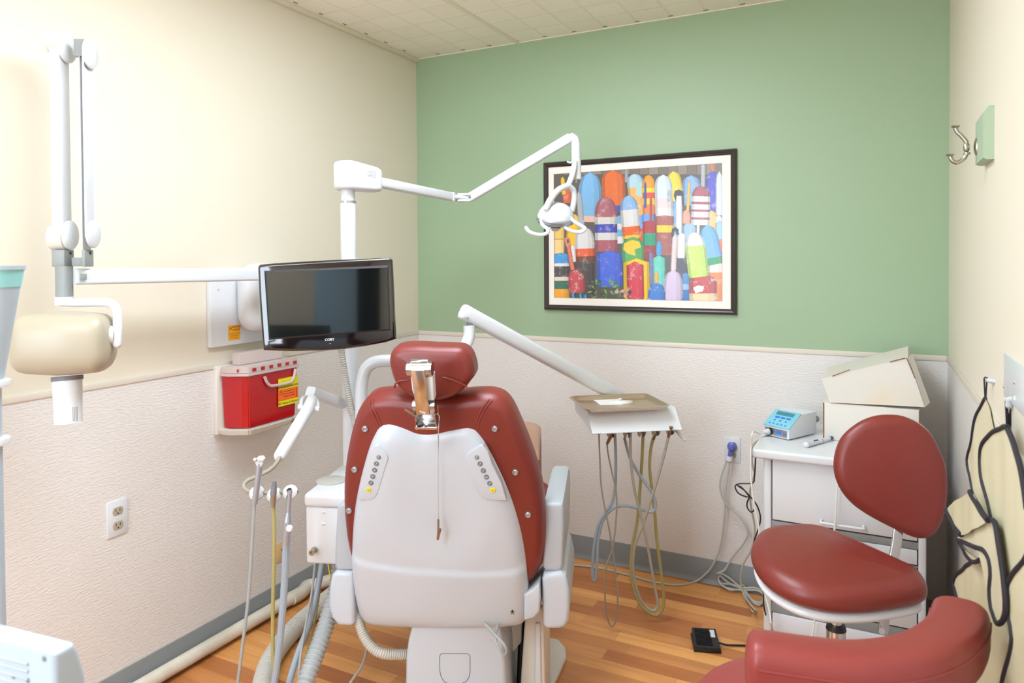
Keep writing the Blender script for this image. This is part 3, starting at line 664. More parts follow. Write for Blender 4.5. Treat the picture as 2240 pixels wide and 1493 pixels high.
part('mount_bracket', MB().rod(MC-mx_.cross(my_)*0.04, (px_, py_, MC.z), 0.02).rod((px_, py_, MC.z-0.04), (px_, py_, MC.z+0.04), 0.036), M['black'], mo)

# ================================================================== INSTRUMENT DELIVERY ARM AND HEAD
dv = thing('delivery_unit', 'white instrument delivery head on a long sloping arm, holding a steel tray', 'dental unit', tuple(Vector((D(1390, 900, 2.75).x, D(1390, 900, 2.75).y, D(1390, 900, 2.75).z))))
part('support_tube', MB().tube([D(790, 1120, 2.36), D(790, 960, 2.36), D(790, 880, 2.36), D(792, 835, 2.36), D(801, 806, 2.36), D(822, 791, 2.36), D(860, 788, 2.37), D(950, 784, 2.42), D(995, 776, 2.46), D(1017, 758, 2.48), D(1026, 735, 2.49), D(1026, 711, 2.49)], 0.0205, n=24), M['whitepl'], dv)
part('pivot_pin', MB().rod(D(1028, 718, 2.49), D(1030, 690, 2.49), 0.0125), M['inkgrey'], dv)
E0, E1 = D(1024, 687, 2.49), D(1352, 866, 2.86)
part('spring_arm', MB().sweep([E0-(E1-E0).normalized()*0.022, E0, E1], 0.024, 0.0275, p=3.2, n=28, smooth=False, ends=0.008), M['whitepl'], dv, 40)
part('arm_screw', MB().rod(D(1023, 695, 2.46), D(1023, 695, 2.468), 0.0035), M['inkgrey'], dv)
DA = YAW+radians(10.3); dx = Vector((cos(DA), sin(DA), 0)); dyf = Vector((-sin(DA), cos(DA), 0))
ZT = 0.857
TM = frame((0, 0, ZT), dx, UZ)
tc_ = tr([(1281, 897), (1470, 887), (1413, 858), (1243, 868)], TM)      # front left, front right, back right, back left
x0 = (tc_[0][0]+tc_[3][0])/2; x1 = (tc_[1][0]+tc_[2][0])/2; y0 = (tc_[0][1]+tc_[1][1])/2; y1 = (tc_[2][1]+tc_[3][1])/2
def rr(x0, y0, x1, y1, r, n=6):
    o = []
    for cx_, cy_, a0 in ((x1-r, y1-r, 0), (x0+r, y1-r, pi/2), (x0+r, y0+r, pi), (x1-r, y0+r, 3*pi/2)):
        for k in range(n+1): o.append((cx_+r*cos(a0+pi/2*k/n), cy_+r*sin(a0+pi/2*k/n)))
    return o
tray = MB(TM); rings_ = []
for ins_, z in ((0.004, -0.003), (0.0, 0.0), (0.004, 0.002), (0.010, 0.0005), (0.018, -0.013), (0.024, -0.015)):
    rings_.append([tray.v((a, c_, z)) for a, c_ in rr(x0+ins_, y0+ins_, x1-ins_, y1-ins_, max(0.006, 0.03-ins_*0.6))])
for a, c_ in zip(rings_, rings_[1:]):
    for k in range(len(a)): tray.f([a[k], a[(k+1) % len(a)], c_[(k+1) % len(a)], c_[k]])
tray.f(rings_[-1])
low = []
for ins_, z in ((0.019, -0.0145), (0.024, -0.0165)): low.append([tray.v((a, c_, z)) for a, c_ in rr(x0+ins_, y0+ins_, x1-ins_, y1-ins_, 0.018)])
for k in range(len(low[0])): tray.f([low[0][k], low[0][(k+1) % len(low[0])], low[1][(k+1) % len(low[0])], low[1][k]]); tray.f([rings_[0][k], rings_[0][(k+1) % len(low[0])], low[0][(k+1) % len(low[0])], low[0][k]])
tray.f(low[1])
oc = TM @ Vector(((x0+x1)/2, (y0+y1)/2, -0.0165))
single('instrument_tray', tray, M['steel'], 'rectangular stainless steel tray resting on the delivery head', 'tray', origin=tuple(oc), sharp=50)
pc = tr([(1292, 871), (1352, 870), (1361, 884), (1313, 885), (1303, 877)], TM, -0.014)
single('paper_card', MB(TM).prism(pc, -0.0149, -0.0143), M['paper'], 'small folded white card lying in the steel tray', 'paper', origin=tuple(TM @ Vector((pc[0][0], pc[0][1], -0.0149))))
# head: body, sloped face
xa, xb = x0+0.012, x1-0.0
q0, q1 = uv(1285, 899, frame((0, 0, ZT-0.02), dx, UZ)), uv(1476, 890, frame((0, 0, ZT-0.02), dx, UZ))
p0, p1 = uv(1315, 949, frame((0, 0, ZT-0.09), dx, UZ)), uv(1492, 939, frame((0, 0, ZT-0.09), dx, UZ))
FX = frame((0, 0, 0), dyf, -dx)      # x = away from viewer, y = up?, z = -dx
yf = (q0[1]+q1[1])/2; yl = (p0[1]+p1[1])/2
def P3(u, v_, z): return dx*u+dyf*v_+UZ*z
b = MB()
xl, xr_ = q0[0], q1[0]
prof2 = [(yf, ZT-0.020), (yl, ZT-0.088), (yl+0.008, ZT-0.092), (yf+0.03, ZT-0.072), (yf+0.16, ZT-0.055), (yf+0.18, ZT-0.020)]
vl = [b.v(P3(xl, a, z)) for a, z in prof2]; vr = [b.v(P3(xr_, a, z)) for a, z in prof2]
b.f(vl[::-1]); b.f(vr)
for k in range(len(vl)): b.f([vl[k], vl[(k+1) % 6], vr[(k+1) % 6], vr[k]])
part('head_body', b, M['whitepl'], dv)
b = MB(); ex0, ex1 = p0[0], p1[0]
fa = [P3(xl-0.002, yf+0.004, ZT-0.0175), P3(xr_+0.002, yf+0.004, ZT-0.0175), P3(ex1+0.0, yl-0.002, ZT-0.090), P3(ex0, yl-0.002, ZT-0.090)]
bk = [v_+dyf*0.006+UZ*-0.001 for v_ in fa]
A_ = [b.v(v_) for v_ in fa]; B_ = [b.v(v_) for v_ in bk]; b.f(A_); b.f(B_[::-1])
for k in range(4): b.f([A_[k], B_[k], B_[(k+1) % 4], A_[(k+1) % 4]])
bmesh.ops.bevel(b.bm, geom=b.bm.edges[:], offset=0.002, segments=2, affect='EDGES')
part('face_plate', b, M['whitepl'], dv)
part('arm_mount', MB().rod(P3((xl+xr_)/2, yf+0.12, ZT-0.05), P3((xl+xr_)/2, yf+0.13, ZT-0.018), 0.05).rod(E1, P3((xl+xr_)/2, yf+0.12, ZT-0.04), 0.02), M['whitepl'], dv)
part('side_latch', MB().bx(D(1277, 901, 2.80), (0.012, 0.03, 0.012), Matrix.Rotation(DA, 3, 'Z'), 0.002), M['steel'], dv)
part('side_knob', MB().sph(D(1304, 944, 2.68), (0.006, 0.006, 0.008), 12), M['whitepl'], dv)
part('grip', MB().tube([D(1474, 935, 2.66), D(1497, 961, 2.62)], 0.0068, n=14, smooth=False).sph(D(1497, 961, 2.62), 0.0068, 12), M['whitepl'], dv)
dd = 2.60
for i, (hx, hy) in enumerate([(1337, 947), (1373, 947), (1404, 945), (1435, 943), (1467, 941)]):
    o = D(hx, hy, dd); HMx = frame(o, dx, -dyf*0.75+UZ*0.66)
    b = MB(HMx); b.lathe([(0.009, 0.010), (0.0135, 0.010), (0.0135, -0.012), (0.009, -0.022), (0.007, -0.012)], n=18, a0=radians(-60), a1=radians(240))
    b.lathe([(0.0135, 0.010), (0.0155, 0.006), (0.0155, -0.008), (0.0135, -0.012)], n=18, a0=radians(-60), a1=radians(240))
    part('instrument_holder', b, M['holder'], dv, label='taupe instrument holder')
def hose(pts, r, m, d=2.63): return MB().tube([D(a, c_, d) for a, c_ in pts], r, n=10, step=0.006)
# air-water syringe
sy = thing('syringe', 'chrome air-water syringe hanging leftmost on the delivery head', 'dental instrument', tuple(D(1337, 942, 2.60)))
part('body', MB().tube([D(1346, 934, 2.60), D(1338, 950, 2.61), D(1328, 970, 2.62)], [0.0085, 0.0055], n=14, smooth=False), M['bronze'], sy, label='brown tinted chrome barrel')
part('valve_head', MB().tube([D(1338, 926, 2.60), D(1353, 927, 2.60)], 0.0095, n=16, smooth=False).sph(D(1353, 932, 2.585), 0.004, 10).sph(D(1340, 932, 2.585), 0.004, 10).tube([D(1346, 928, 2.60), D(1341, 944, 2.60)], [0.010, 0.0075], smooth=False), M['chrome'], sy)
part('hose', hose([(1328, 970), (1330, 990), (1338, 1030), (1347, 1070), (1349, 1110), (1345, 1165), (1338, 1205), (1326, 1240), (1323, 1295), (1329, 1350), (1339, 1369), (1349, 1350), (1351, 1305), (1345, 1240), (1335, 1170), (1323, 1110), (1315, 1060), (1312, 1000), (1310, 948)], 0.0032, None), M['tubebeige'], sy)
h2 = thing('handpiece_tubing', 'blue grey tubing from the second holder, arching left and back up', 'dental hose', tuple(D(1368, 950, 2.62)))
part('hose', hose([(1345, 948), (1347, 1000), (1346, 1060), (1339, 1098), (1325, 1120), (1310, 1145), (1300, 1190), (1296, 1240), (1298, 1268), (1303, 1268), (1306, 1230), (1308, 1185), (1318, 1140), (1340, 1112), (1370, 1105), (1400, 1113), (1424, 1119), (1434, 1108), (1428, 1080), (1400, 1040), (1378, 1000), (1366, 957)], 0.0057, None, 2.66), M['tubeblue'], h2)
part('coupling', MB().tube([D(1374, 930, 2.60), D(1366, 960, 2.655)], [0.0062, 0.005], n=12, smooth=False).rod(D(1374, 928, 2.60), D(1373, 932, 2.60), 0.0068), M['nickel'], h2)
h3 = thing('handpiece_tubing', 'taupe tubing hanging from the rightmost holder in a long loop', 'dental hose', tuple(D(1466, 940, 2.62)))
part('hose', hose([(1379, 948), (1380, 1010), (1388, 1070), (1400, 1120), (1414, 1180), (1425, 1240), (1434, 1290), (1439, 1322), (1428, 1335), (1406, 1318), (1391, 1282), (1385, 1235), (1390, 1190), (1405, 1150), (1425, 1090), (1440, 1040), (1455, 985), (1463, 952)], 0.0052, None, 2.60), M['tubebeige'], h3)
part('coupling', MB().tube([D(1468, 934, 2.58), D(1462, 956, 2.60)], [0.0062, 0.005], n=12, smooth=False).rod(D(1468, 932, 2.58), D(1468, 935, 2.58), 0.0068), M['bronze'], h3)
h4 = thing('handpiece_tubing', 'olive tinted tubing hanging from the second holder from the right', 'dental hose', tuple(D(1434, 940, 2.62)))
part('hose', hose([(1407, 946), (1404, 1010), (1399, 1080), (1394, 1140), (1384, 1190), (1380, 1235), (1384, 1280), (1400, 1320), (1424, 1342), (1443, 1341), (1452, 1312), (1446, 1250), (1437, 1180), (1432, 1120), (1425, 1060), (1421, 1020), (1424, 980), (1430, 955)], 0.0060, None, 2.70), M['tubeolive'], h4)
part('coupling', MB().tube([D(1437, 936, 2.62), D(1430, 960, 2.69)], [0.0062, 0.005], n=12, smooth=False).rod(D(1437, 934, 2.62), D(1437, 937, 2.62), 0.0068), M['bronze'], h4)

# ================================================================== ASSISTANT ARM WITH SUCTION
aa = thing('assistant_unit', 'white jointed assistant arm holding the suction instruments left of the chair', 'dental unit', tuple(D(680, 880, 2.25)))
part('top_beam', MB().sweep([D(679, 856, 2.28), D(748, 882, 2.40)], 0.02, 0.0165, p=5, smooth=False), M['whitepl'], aa)
b = MB(); J = D(677, 881, 2.22)
b.tube([D(658, 889, 2.21), D(661, 872, 2.23), D(672, 867, 2.26), D(690, 870, 2.25), D(696, 885, 2.22), D(694, 893, 2.21)], 0.0055, n=10); b.rod(D(653, 889, 2.21), D(663, 890, 2.21), 0.009); b.rod(D(689, 893, 2.21), D(699, 894, 2.21), 0.009)
part('joint', b, M['whitepl'], aa)
part('drop_arm', MB().tube([D(683, 874, 2.24), D(676, 890, 2.2), D(622, 980, 2.1), D(613, 996, 2.09)], 0.0185, n=24, smooth=False).sph(D(613, 996, 2.09), 0.0185, 20), M['whitepl'], aa)
part('bent_rod', MB().tube([D(613, 996, 2.08), D(605, 1012, 2.06), D(592, 1026, 2.05), D(565, 1040, 2.04), D(542, 1050, 2.03), D(533, 1061, 2.02), D(538, 1071, 2.01), D(556, 1076, 2.0), D(600, 1077, 2.0), D(648, 1075, 2.0)], 0.0062, n=12), M['tubebeige'], aa, label='beige bent rod')
for hx, hy in ((562, 1078), (600, 1082), (635, 1076)):
    HMx = frame(D(hx, hy, 2.0), RH, -FH*0.6+UZ*0.5)
    b = MB(HMx); b.lathe([(0.008, -0.012), (0.015, -0.012), (0.021, -0.004), (0.021, 0.004), (0.015, 0.012), (0.008, 0.012)], n=22, a0=radians(-70), a1=radians(250)); part('holder', b, M['whitepl'], aa)
part('rod_tip', MB().rod(D(648, 1075, 2.0), D(652, 1075, 2.0), 0.0045), M['inkgrey'], aa)
s1 = thing('syringe', 'satin silver air-water syringe, leftmost on the assistant arm', 'dental instrument', tuple(D(562, 1070, 1.97)))
part('body', MB().tube([D(569, 1012, 1.97), D(564, 1050, 1.97), D(557, 1101, 1.97)], [0.0095, 0.0078], n=16, smooth=False), M['alu'], s1)
b = MB(); b.prism([(-0.013, 0.004), (-0.004, 0.012), (0.008, 0.013), (0.013, 0.006), (0.011, -0.006), (0.006, -0.016), (-0.006, -0.016), (-0.011, -0.006)], -0.009, 0.009, frame(D(569, 1007, 1.97), RH, -FH), bev=0.003); b.rod(D(560, 1006, 1.96), D(557, 1004, 1.95), 0.004)
vh = part('valve_head', b, M['label'], s1)
part('logo', MB(frame(D(572, 1009, 1.955), RH, -FH)).text('(DCI)', 0.0065, I4, 0.0002), M['ink'], s1)
part('hose', hose([(557, 1098), (553, 1160), (549, 1230), (543, 1310), (532, 1400), (520, 1493), (510, 1560), (540, 1620), (640, 1600)], 0.0045, None, 1.97), M['tubegrey'], s1)
s2 = thing('saliva_ejector', 'grey tipped saliva ejector on olive tubing, middle of the assistant arm', 'dental instrument', tuple(D(600, 1080, 1.97)))
part('tip', MB(frame(D(600, 1053, 1.97), RH, RH.cross(UZ)*-1)).lathe([(0.0, 0.0), (0, 0)]) if False else MB().tube([D(600, 1052, 1.97), D(600, 1063, 1.97)], 0.0058, n=14, smooth=False).tube([D(600, 1061, 1.97), D(599, 1070, 1.97), D(598, 1080, 1.97)], [0.0075, 0.009], n=14, smooth=False), M['inkgrey'], s2)
part('body', MB().tube([D(598.5, 1078, 1.97), D(598, 1092, 1.97), D(598, 1108, 1.97)], [0.0088, 0.006], n=14, smooth=False), M['nickel'], s2)
part('hose', hose([(598, 1106), (600, 1160), (599, 1240), (597, 1330), (597, 1420), (602, 1500), (620, 1580), (680, 1600)], 0.0052, None, 1.975), M['tubeolive'], s2)
s3 = thing('suction_handpiece', 'chrome high volume suction handpiece on thick blue grey tubing, rightmost of the assistant arm', 'dental instrument', tuple(D(632, 1090, 1.96)))
part('barrel', MB().tube([D(634, 1074, 1.95), D(631, 1122, 1.95)], [0.0062, 0.0062], n=16, smooth=False).tube([D(631, 1120, 1.95), D(629, 1140, 1.95)], [0.0062, 0.0105], n=16, smooth=False).tube([D(629, 1140, 1.95), D(628, 1168, 1.95)], 0.0105, n=16, smooth=False).tube([D(627.5, 1168, 1.95), D(626, 1191, 1.95)], 0.0112, n=16, smooth=False).rod(D(634, 1074, 1.95), D(634, 1078, 1.95), 0.0075), M['alu'], s3)
part('valve', MB(frame(D(633, 1155, 1.935), RH, -FH)).lathe([(0.009, -0.004), (0.009, 0.003), (0.0075, 0.005), (0, 0.005)], n=18), M['label'], s3)
part('hose', hose([(626, 1188), (624, 1240), (620, 1310), (613, 1390), (605, 1460), (600, 1530), (640, 1600), (720, 1600)], 0.0098, None, 1.975), M['tubeblue'], s3)
# hoses under the water unit
def Dz(pts): return [D(a, c_, d) for a, c_, d in pts]
single('floor_hose', MB().tube(Dz([(706, 1225, 2.30), (694, 1290, 2.28), (678, 1360, 2.24), (655, 1420, 2.18), (636, 1480, 2.1), (625, 1530, 2.0)]), 0.0098, n=12), M['tubeblue'], 'thick blue grey hose dropping from under the water unit', 'hose')
single('floor_hose', MB().tube(Dz([(690, 1225, 2.28), (683, 1290, 2.27), (672, 1350, 2.22), (658, 1430, 2.14), (650, 1520, 2.06)]), 0.004, n=10), M['tubegrey'], 'thin grey hose dropping from under the water unit', 'hose')
single('floor_hose', MB().tube(Dz([(705, 1225, 2.36), (698, 1300, 2.33), (684, 1380, 2.25), (668, 1440, 2.17), (652, 1530, 2.06)]), 0.0036, n=10), M['tubeolive'], 'thin olive hose dropping from under the water unit', 'hose')
single('ground_wire', MB().tube(Dz([(717, 1228, 2.42), (722, 1258, 2.42), (727, 1290, 2.42), (728, 1330, 2.42)]), 0.0022, n=8), M['yellow'], 'thin yellow wire dropping behind the water unit', 'wire')
single('suction_hose', MB().corr([PZ(770, 1262, 0.07), PZ(728, 1300, 0.045), PZ(690, 1332, 0.04), PZ(650, 1368, 0.036), PZ(612, 1412, 0.036), PZ(585, 1460, 0.036), PZ(572, 1520, 0.036), PZ(568, 1600, 0.036)], 0.033, pitch=0.011, amp=0.05, n=20), M['corrlt'], 'fat pale corrugated hose curving across the wood floor', 'hose')
single('suction_hose', MB().corr(Dz([(745, 1225, 2.22), (735, 1290, 2.18), (718, 1350, 2.12), (698, 1410, 2.06), (676, 1470, 2.0), (655, 1540, 1.95)]), 0.024, pitch=0.0135, amp=0.10, n=20), M['tubegrey'], 'ribbed grey corrugated hose standing beside the chair housing', 'hose')
single('drain_hose', MB().corr(Dz([(778, 1335, 2.10), (786, 1362, 2.09), (797, 1392, 2.08), (816, 1417, 2.07), (845, 1430, 2.07), (895, 1430, 2.10)]), 0.0145, pitch=0.0065, amp=0.05, n=16), M['corrlt'], 'beige corrugated hose looping from under the shell to the motor cover', 'hose')
single('floor_cable', MB().tube(Dz([(788, 1355, 2.14), (799, 1400, 2.14), (801, 1425, 2.12), (790, 1458, 2.08), (765, 1495, 2.02), (740, 1540, 1.97)]), 0.0042, n=10), M['tubebeige'], 'thin taupe cable curling down to the floor left of the motor cover', 'cable')
# ================================================================== LEFT WALL: X-RAY MACHINE, OUTLETS, SHARPS BOX, PIPE
WL = frame((XL+g, 0, 0), (0, 1, 0), (1, 0, 0))        # u = +y, v = up, out of the left wall = z
WLo = lambda h: frame((XL+h, 0, 0), (0, 1, 0), (1, 0, 0))
ch = D(140, 750, 1.85)
xr = thing('xray_machine', 'cream dental x-ray head on a folded white wall arm, left wall', 'x-ray machine', (XL, 1.95, 1.2))
q = tr([(459, 616), (459, 761), (610, 735), (610, 600)], WLo(0.02))
part('wall_plate', MB(WLo(0)).box2((q[0][0], q[1][1], 0), (q[0][0]+0.36, q[1][1]+0.275, 0.022), bev=0.004), M['whitepl'], xr)
q2 = tr([(527, 690)], WLo(0.06))[0]
part('pivot_housing', MB(WLo(0)).cushion(rr(q2[0], q[1][1]+0.045, q2[0]+0.27, q[1][1]+0.30, 0.07), 0.02, 0.105, r=0.035, rz=0.04, step=0.01), M['whitepl'], xr, 60)
for u_, v_ in ((478, 745), (478, 632)):
    q = uv(u_, v_, WLo(0.023)); part('plate_screw', MB(WLo(0.022)).sph((q[0], q[1], 0), (0.006, 0.006, 0.0015), 10), M['offw'], xr)
SM = WLo(0.0225); s4 = tr([(499, 712), (525, 710), (526, 742), (500, 745)], SM)
u0, u1 = s4[0][0], s4[1][0]; v0, v1 = s4[3][1], s4[0][1]
st_ = part('caution_sticker', MB(SM).box2((u0, v0, 0), (u1, v1, 0.0004)), M['sticker'], xr)
b = MB(SM @ Matrix.Translation((u0, v0, 0.0006))); W_, H_ = u1-u0, v1-v0
b.text('CAUTION', H_*0.165, Matrix.Translation((W_*0.66, H_*0.87, 0)), 0.0001, bold=0.0002); b.text('X-RAYS', H_*0.165, Matrix.Translation((W_*0.66, H_*0.68, 0)), 0.0001, bold=0.0002)
for k, t_ in enumerate(('NO UNAUTHORIZED', 'USE EXPOSURE', 'IN THIS AREA')): b.text(t_, H_*0.105, Matrix.Translation((W_*0.5, H_*(0.42-0.14*k), 0)), 0.0001)
for k in range(3):
    a0 = radians(90+120*k+0); pts = [(0.0018*cos(a0-0.5), 0.0018*sin(a0-0.5)), (0.0066*cos(a0-0.5), 0.0066*sin(a0-0.5)), (0.0066*cos(a0+0.5), 0.0066*sin(a0+0.5)), (0.0018*cos(a0+0.5), 0.0018*sin(a0+0.5))]
    b.f([b.v((W_*0.19+x, H_*0.8+y, 0)) for x, y in pts])
b.lathe([(0.0013, 0), (0.0013, 0.0001), (0, 0.0001)], Matrix.Translation((W_*0.19, H_*0.8, 0)), n=8)
part('sticker_print', b, M['inkred'], st_)
H0, H1 = D(158, 605, 1.93), D(600, 599, 2.55)
ha = part('horizontal_arm', MB().sweep([H0, H1], 0.021, 0.0222, p=6, n=28, smooth=False), M['whitepl'], xr, 40)
hd_ = (H1-H0).normalized(); part('end_cap', MB().bx(H0-hd_*0.0+hd_.cross(UZ)*0.0215+hd_*0.016, (0.016, 0.012, 0.017), Matrix.Rotation(math.atan2(hd_.y, hd_.x), 3, 'Z'), 0.001), M['grey'], xr)
# folded scissor arm: two upright beams in front of the wall
dA = 1.90; nB = Vector((0.84, 0.548, 0)).normalized(); nA = Vector((0.548, -0.84, 0)).normalized()
XF = frame(D(121, 300, dA), nB, nA)      # x points out of the joint covers, z to the viewer
def xp(px, py, h=0.0): q = uv(px, py, XF, h); return (q[0], q[1])
def beam(name, x0, x1, y0, y1, z0, z1, m, bev=0.004, parent=xr):
    a, c_ = xp(x0, y0), xp(x1, y1); return part(name, MB(XF).box2((a[0], c_[1], z0), (c_[0], a[1], z1), bev=bev), m, parent, 40)
beam('outer_beam', 105, 138, 100, 525, -0.052, 0.0, M['whitepl'], 0.006)
beam('inner_beam', 172, 178, 120, 565, -0.05, -0.004, M['whitepl'], 0.002)
beam('rear_beam', 181, 188, 100, 520, -0.052, 0.0, M['whitepl'], 0.003)
beam('top_link', 160, 184, 84, 122, -0.03, -0.002, M['grey'], 0.001)
def disc(px, py, r_, x0, th, nm='joint_cover', m='whitepl', zc=-0.026):
    a = xp(px, py, zc); T_ = frame((a[0], a[1], zc), (0, 0, -1), (1, 0, 0))
    b = MB(XF); b.lathe([(0, 0), (r_-0.003, 0), (r_, 0.002), (r_, th-0.004), (r_-0.005, th), (0, th)], frame((x0, a[1], zc), (0, 0, -1), (1, 0, 0)), n=40)
    return part(nm, b, M[m], xr, 40)
xa_ = xp(138, 300)[0]; xl_ = xp(105, 300)[0]; xb2 = xp(188, 300)[0]
for cy_, r_ in ((101, 0.045), (514, 0.040)): disc(150, cy_, r_, xa_-0.004, 0.012)
for cy_, r_ in ((118, 0.040), (512, 0.038)): disc(198, cy_, r_, xb2-0.002, 0.010)
for cy_, r_ in ((91, 0.031), (520, 0.034)): disc(120, cy_, r_, xl_-0.008, xa_-xl_+0.004, 'joint_barrel', 'offw')
beam('lower_bracket', 113, 142, 546, 583, -0.05, 0.002, M['grey'], 0.002)
beam('lower_bracket', 178, 186, 546, 583, -0.05, 0.0, M['grey'], 0.002)
beam('bracket_bridge', 150, 180, 563, 582, -0.04, -0.015, M['grey'], 0.001)
for sx_, xs in ((157, xp(142, 553)[0]), (190, xp(186, 553)[0])):
    a = xp(142, 553); part('screw', MB(XF).lathe([(0.0042, -0.003), (0.0042, 0.001), (0, 0.0012)], frame((xs, a[1], -0.030), (0, 0, -1), (1, 0, 0))), M['black'], xr)
A_ = D(140, 582, 1.92); B_ = D(137, 652, 1.92)
B_ = Vector((A_.x, A_.y, B_.z))
part('swivel_post', MB().sweep([A_, B_], 0.0185, 0.0185, upv=FH, p=3.5, smooth=False), M['grey'], xr)
part('post_collar', MB().rod(B_+Vector((0, 0, 0.004)), B_-Vector((0, 0, 0.018)), 0.0235, n=24), M['whitepl'], xr)
part('yoke_tube', MB().tube([B_-Vector((0, 0, 0.010))-RH*0.012, D(160, 662, 1.90), D(215, 661, 1.88), D(242, 663, 1.87), D(254, 674, 1.87), D(257, 692, 1.87), D(257, 720, 1.86), D(256, 752, 1.86)], 0.0115, n=16).sph(D(256, 752, 1.86), 0.0115, 14), M['whitepl'], xr)
part('angle_dial', MB().rod(D(238, 733, 1.86), D(249, 733, 1.865), 0.0255, n=32), M['label'], xr)
# tube head: a fat rounded casing
h0, h1 = D(68, 750, 1.83), D(216, 749, 1.86)
def ha_(t_): return 0.074+0.006*sin(pi*t_)
b = MB(); b.sweep([h0, (h0+h1)/2, h1], ha_, lambda t_: 0.077+0.005*sin(pi*t_), p=3.0, n=44, ends=0.036)
part('tube_head', b, M['ivory'], xr, 70)
part('head_cap', MB().lathe([(0.045, 0.0), (0.044, 0.003), (0, 0.004)], frame(h0-(h1-h0).normalized()*0.029, UZ, (h0-h1)), n=32), M['ivory'], xr)
c0 = D(147, 822, 1.85); c1 = D(150, 925, 1.84)
part('collimator_ring', MB().rod(c0, c0+(c1-c0)*0.09, 0.0365, n=36), M['inkgrey'], xr)
part('cone', MB().rod(c0+(c1-c0)*0.08, c1, 0.0345, 0.0320, n=36), M['whitepl'], xr)
ax_ = (c1-c0).normalized(); CN = frame(c0, (CAM-c0)-ax_*(CAM-c0).dot(ax_), ax_); Lc = (c1-c0).length
sg = 1 if (CN.to_3x3() @ Vector((0, 1, 0))).dot(RH) > 0 else -1
b = MB(CN)
for k in range(4):
    a_ = sg*(0.32+0.11*k); b.lathe([(0.0331, Lc*0.66), (0.0322, Lc*0.97)] if False else [(0.0345-0.0025*0.66+0.0003, Lc*0.66), (0.0345-0.0025*0.96+0.0003, Lc*0.96)], I4, n=2, a0=a_-0.02, a1=a_+0.02)
part('cone_print', b, M['inkgrey'], xr)
# outlets
def outlet(name, label, Mw, u0, v0, u1, v1, m, full=True):
    o = thing(name, label, 'outlet', tuple(Mw @ Vector(((u0+u1)/2, (v0+v1)/2, 0))))
    w_ = u1-u0; h_ = v1-v0
    pl_ = part('cover_plate', MB(Mw).box2((u0, v0, -0.001), (u1, v1, 0.005), bev=0.0025), m, o)
    if full:
        for k in (0.3, 0.7):
            cx_, cy_ = (u0+u1)/2, v0+h_*k
            rc = part('receptacle', MB(Mw).prism([(cx_+0.017*cos(t_), cy_+min(0.0125, max(-0.0125, 0.017*sin(t_)))) for t_ in [2*pi*j/28 for j in range(28)]], 0.004, 0.0068, bev=0.0006), M['ivory'] if m is M['whitepl'] else m, o)
            b = MB(Mw); b.box2((cx_-0.0078, cy_-0.001, 0.0068), (cx_-0.0058, cy_+0.008, 0.0071)); b.box2((cx_+0.0055, cy_-0.001, 0.0068), (cx_+0.0075, cy_+0.007, 0.0071)); b.sph((cx_, cy_-0.0075, 0.0068), (0.0026, 0.0026, 0.0004), 10)
            part('slots', b, M['black'], rc)
        part('screw', MB(Mw).sph(((u0+u1)/2, (v0+v1)/2, 0.005), (0.003, 0.003, 0.001), 10), m, o)
    return o
a = tr([(232, 1100), (277, 1086), (277, 1163), (232, 1178)], WL)
outlet('wall_outlet', 'white duplex outlet with empty sockets on the left wall panel', WL, a[0][0], a[2][1], a[1][0], a[0][1], M['whitepl'])
a = tr([(601, 1190), (622, 1181), (622, 1222), (601, 1231)], WL)
o = outlet('cable_outlet', 'small beige cable plate low on the left wall behind the suction hoses', WL, a[0][0], a[2][1], a[0][0]+0.07, a[0][1], M['beigeplate'], False)
q = uv(614, 1201, WL); part('jack', MB(WL @ Matrix.Translation((q[0], q[1], 0.005))).lathe([(0.004, 0), (0.004, 0.002), (0.0025, 0.002), (0, 0.002)]), M['inkgrey'], o)
# sharps container in its bracket
SF = WLo(0.125)
sc_ = thing('sharps_container', 'red sharps disposal box with frosted lid on the left wall below the monitor', 'sharps container', (XL+0.06, 1.95, 0.8))
def sp(px, py, h=0.0): return uv(px, py, SF, h)
fl = sp(545, 938)[0]; fr_ = sp(655, 900)[0]; zt2 = sp(545, 820)[1]; zb2 = sp(545, 938)[1]
left_u = fl-0.0; tilt = 0.0
# plan outline (u, depth from wall)
dep = 0.125
plan = [(fl-0.035, 0.025), (fl-0.035, 0.060), (fl, dep), (fr_-0.01, dep), (fr_, dep-0.01), (fr_, 0.025)]
PLN = frame((XL, 0, 0), (0, 1, 0), (0, 0, -1))
def plan_prism(pl_, z0, z1, bev=0, taper=1.0):
    b = MB(); A_ = [b.v((XL+w_, u_, z0)) for u_, w_ in pl_]; cu = sum(p[0] for p in pl_)/len(pl_)
    A0_ = [b.v((XL+0.02+(w_-0.02)*taper, cu+(u_-cu)*taper, z0)) for u_, w_ in pl_]; B_ = [b.v((XL+w_, u_, z1)) for u_, w_ in pl_]
    b.bm.verts.remove(A_[0]) if False else None
    for v_ in A_: b.bm.verts.remove(v_)
    n = len(pl_); b.f(A0_); b.f(B_[::-1])
    for k in range(n): b.f([A0_[k], B_[k], B_[(k+1) % n], A0_[(k+1) % n]])
    if bev: bmesh.ops.bevel(b.bm, geom=b.bm.edges[:], offset=bev, segments=2, affect='EDGES')
    return b
box_ = part('container', plan_prism(plan, zb2, zt2+0.012, 0.004, 0.93), M['red'], sc_, 30)
grow = lambda p, d_: [(u_+(d_ if u_ > (fl+fr_)/2 else -d_), w_+(d_ if w_ > 0.05 else 0)) for u_, w_ in p]
part('lid_rim', plan_prism(grow(plan, 0.006), zt2-0.004, zt2+0.006, 0.002), M['frost'], box_)
part('lid', plan_prism(grow(plan, 0.001), zt2+0.004, zt2+0.030, 0.003), M['frost'], box_)
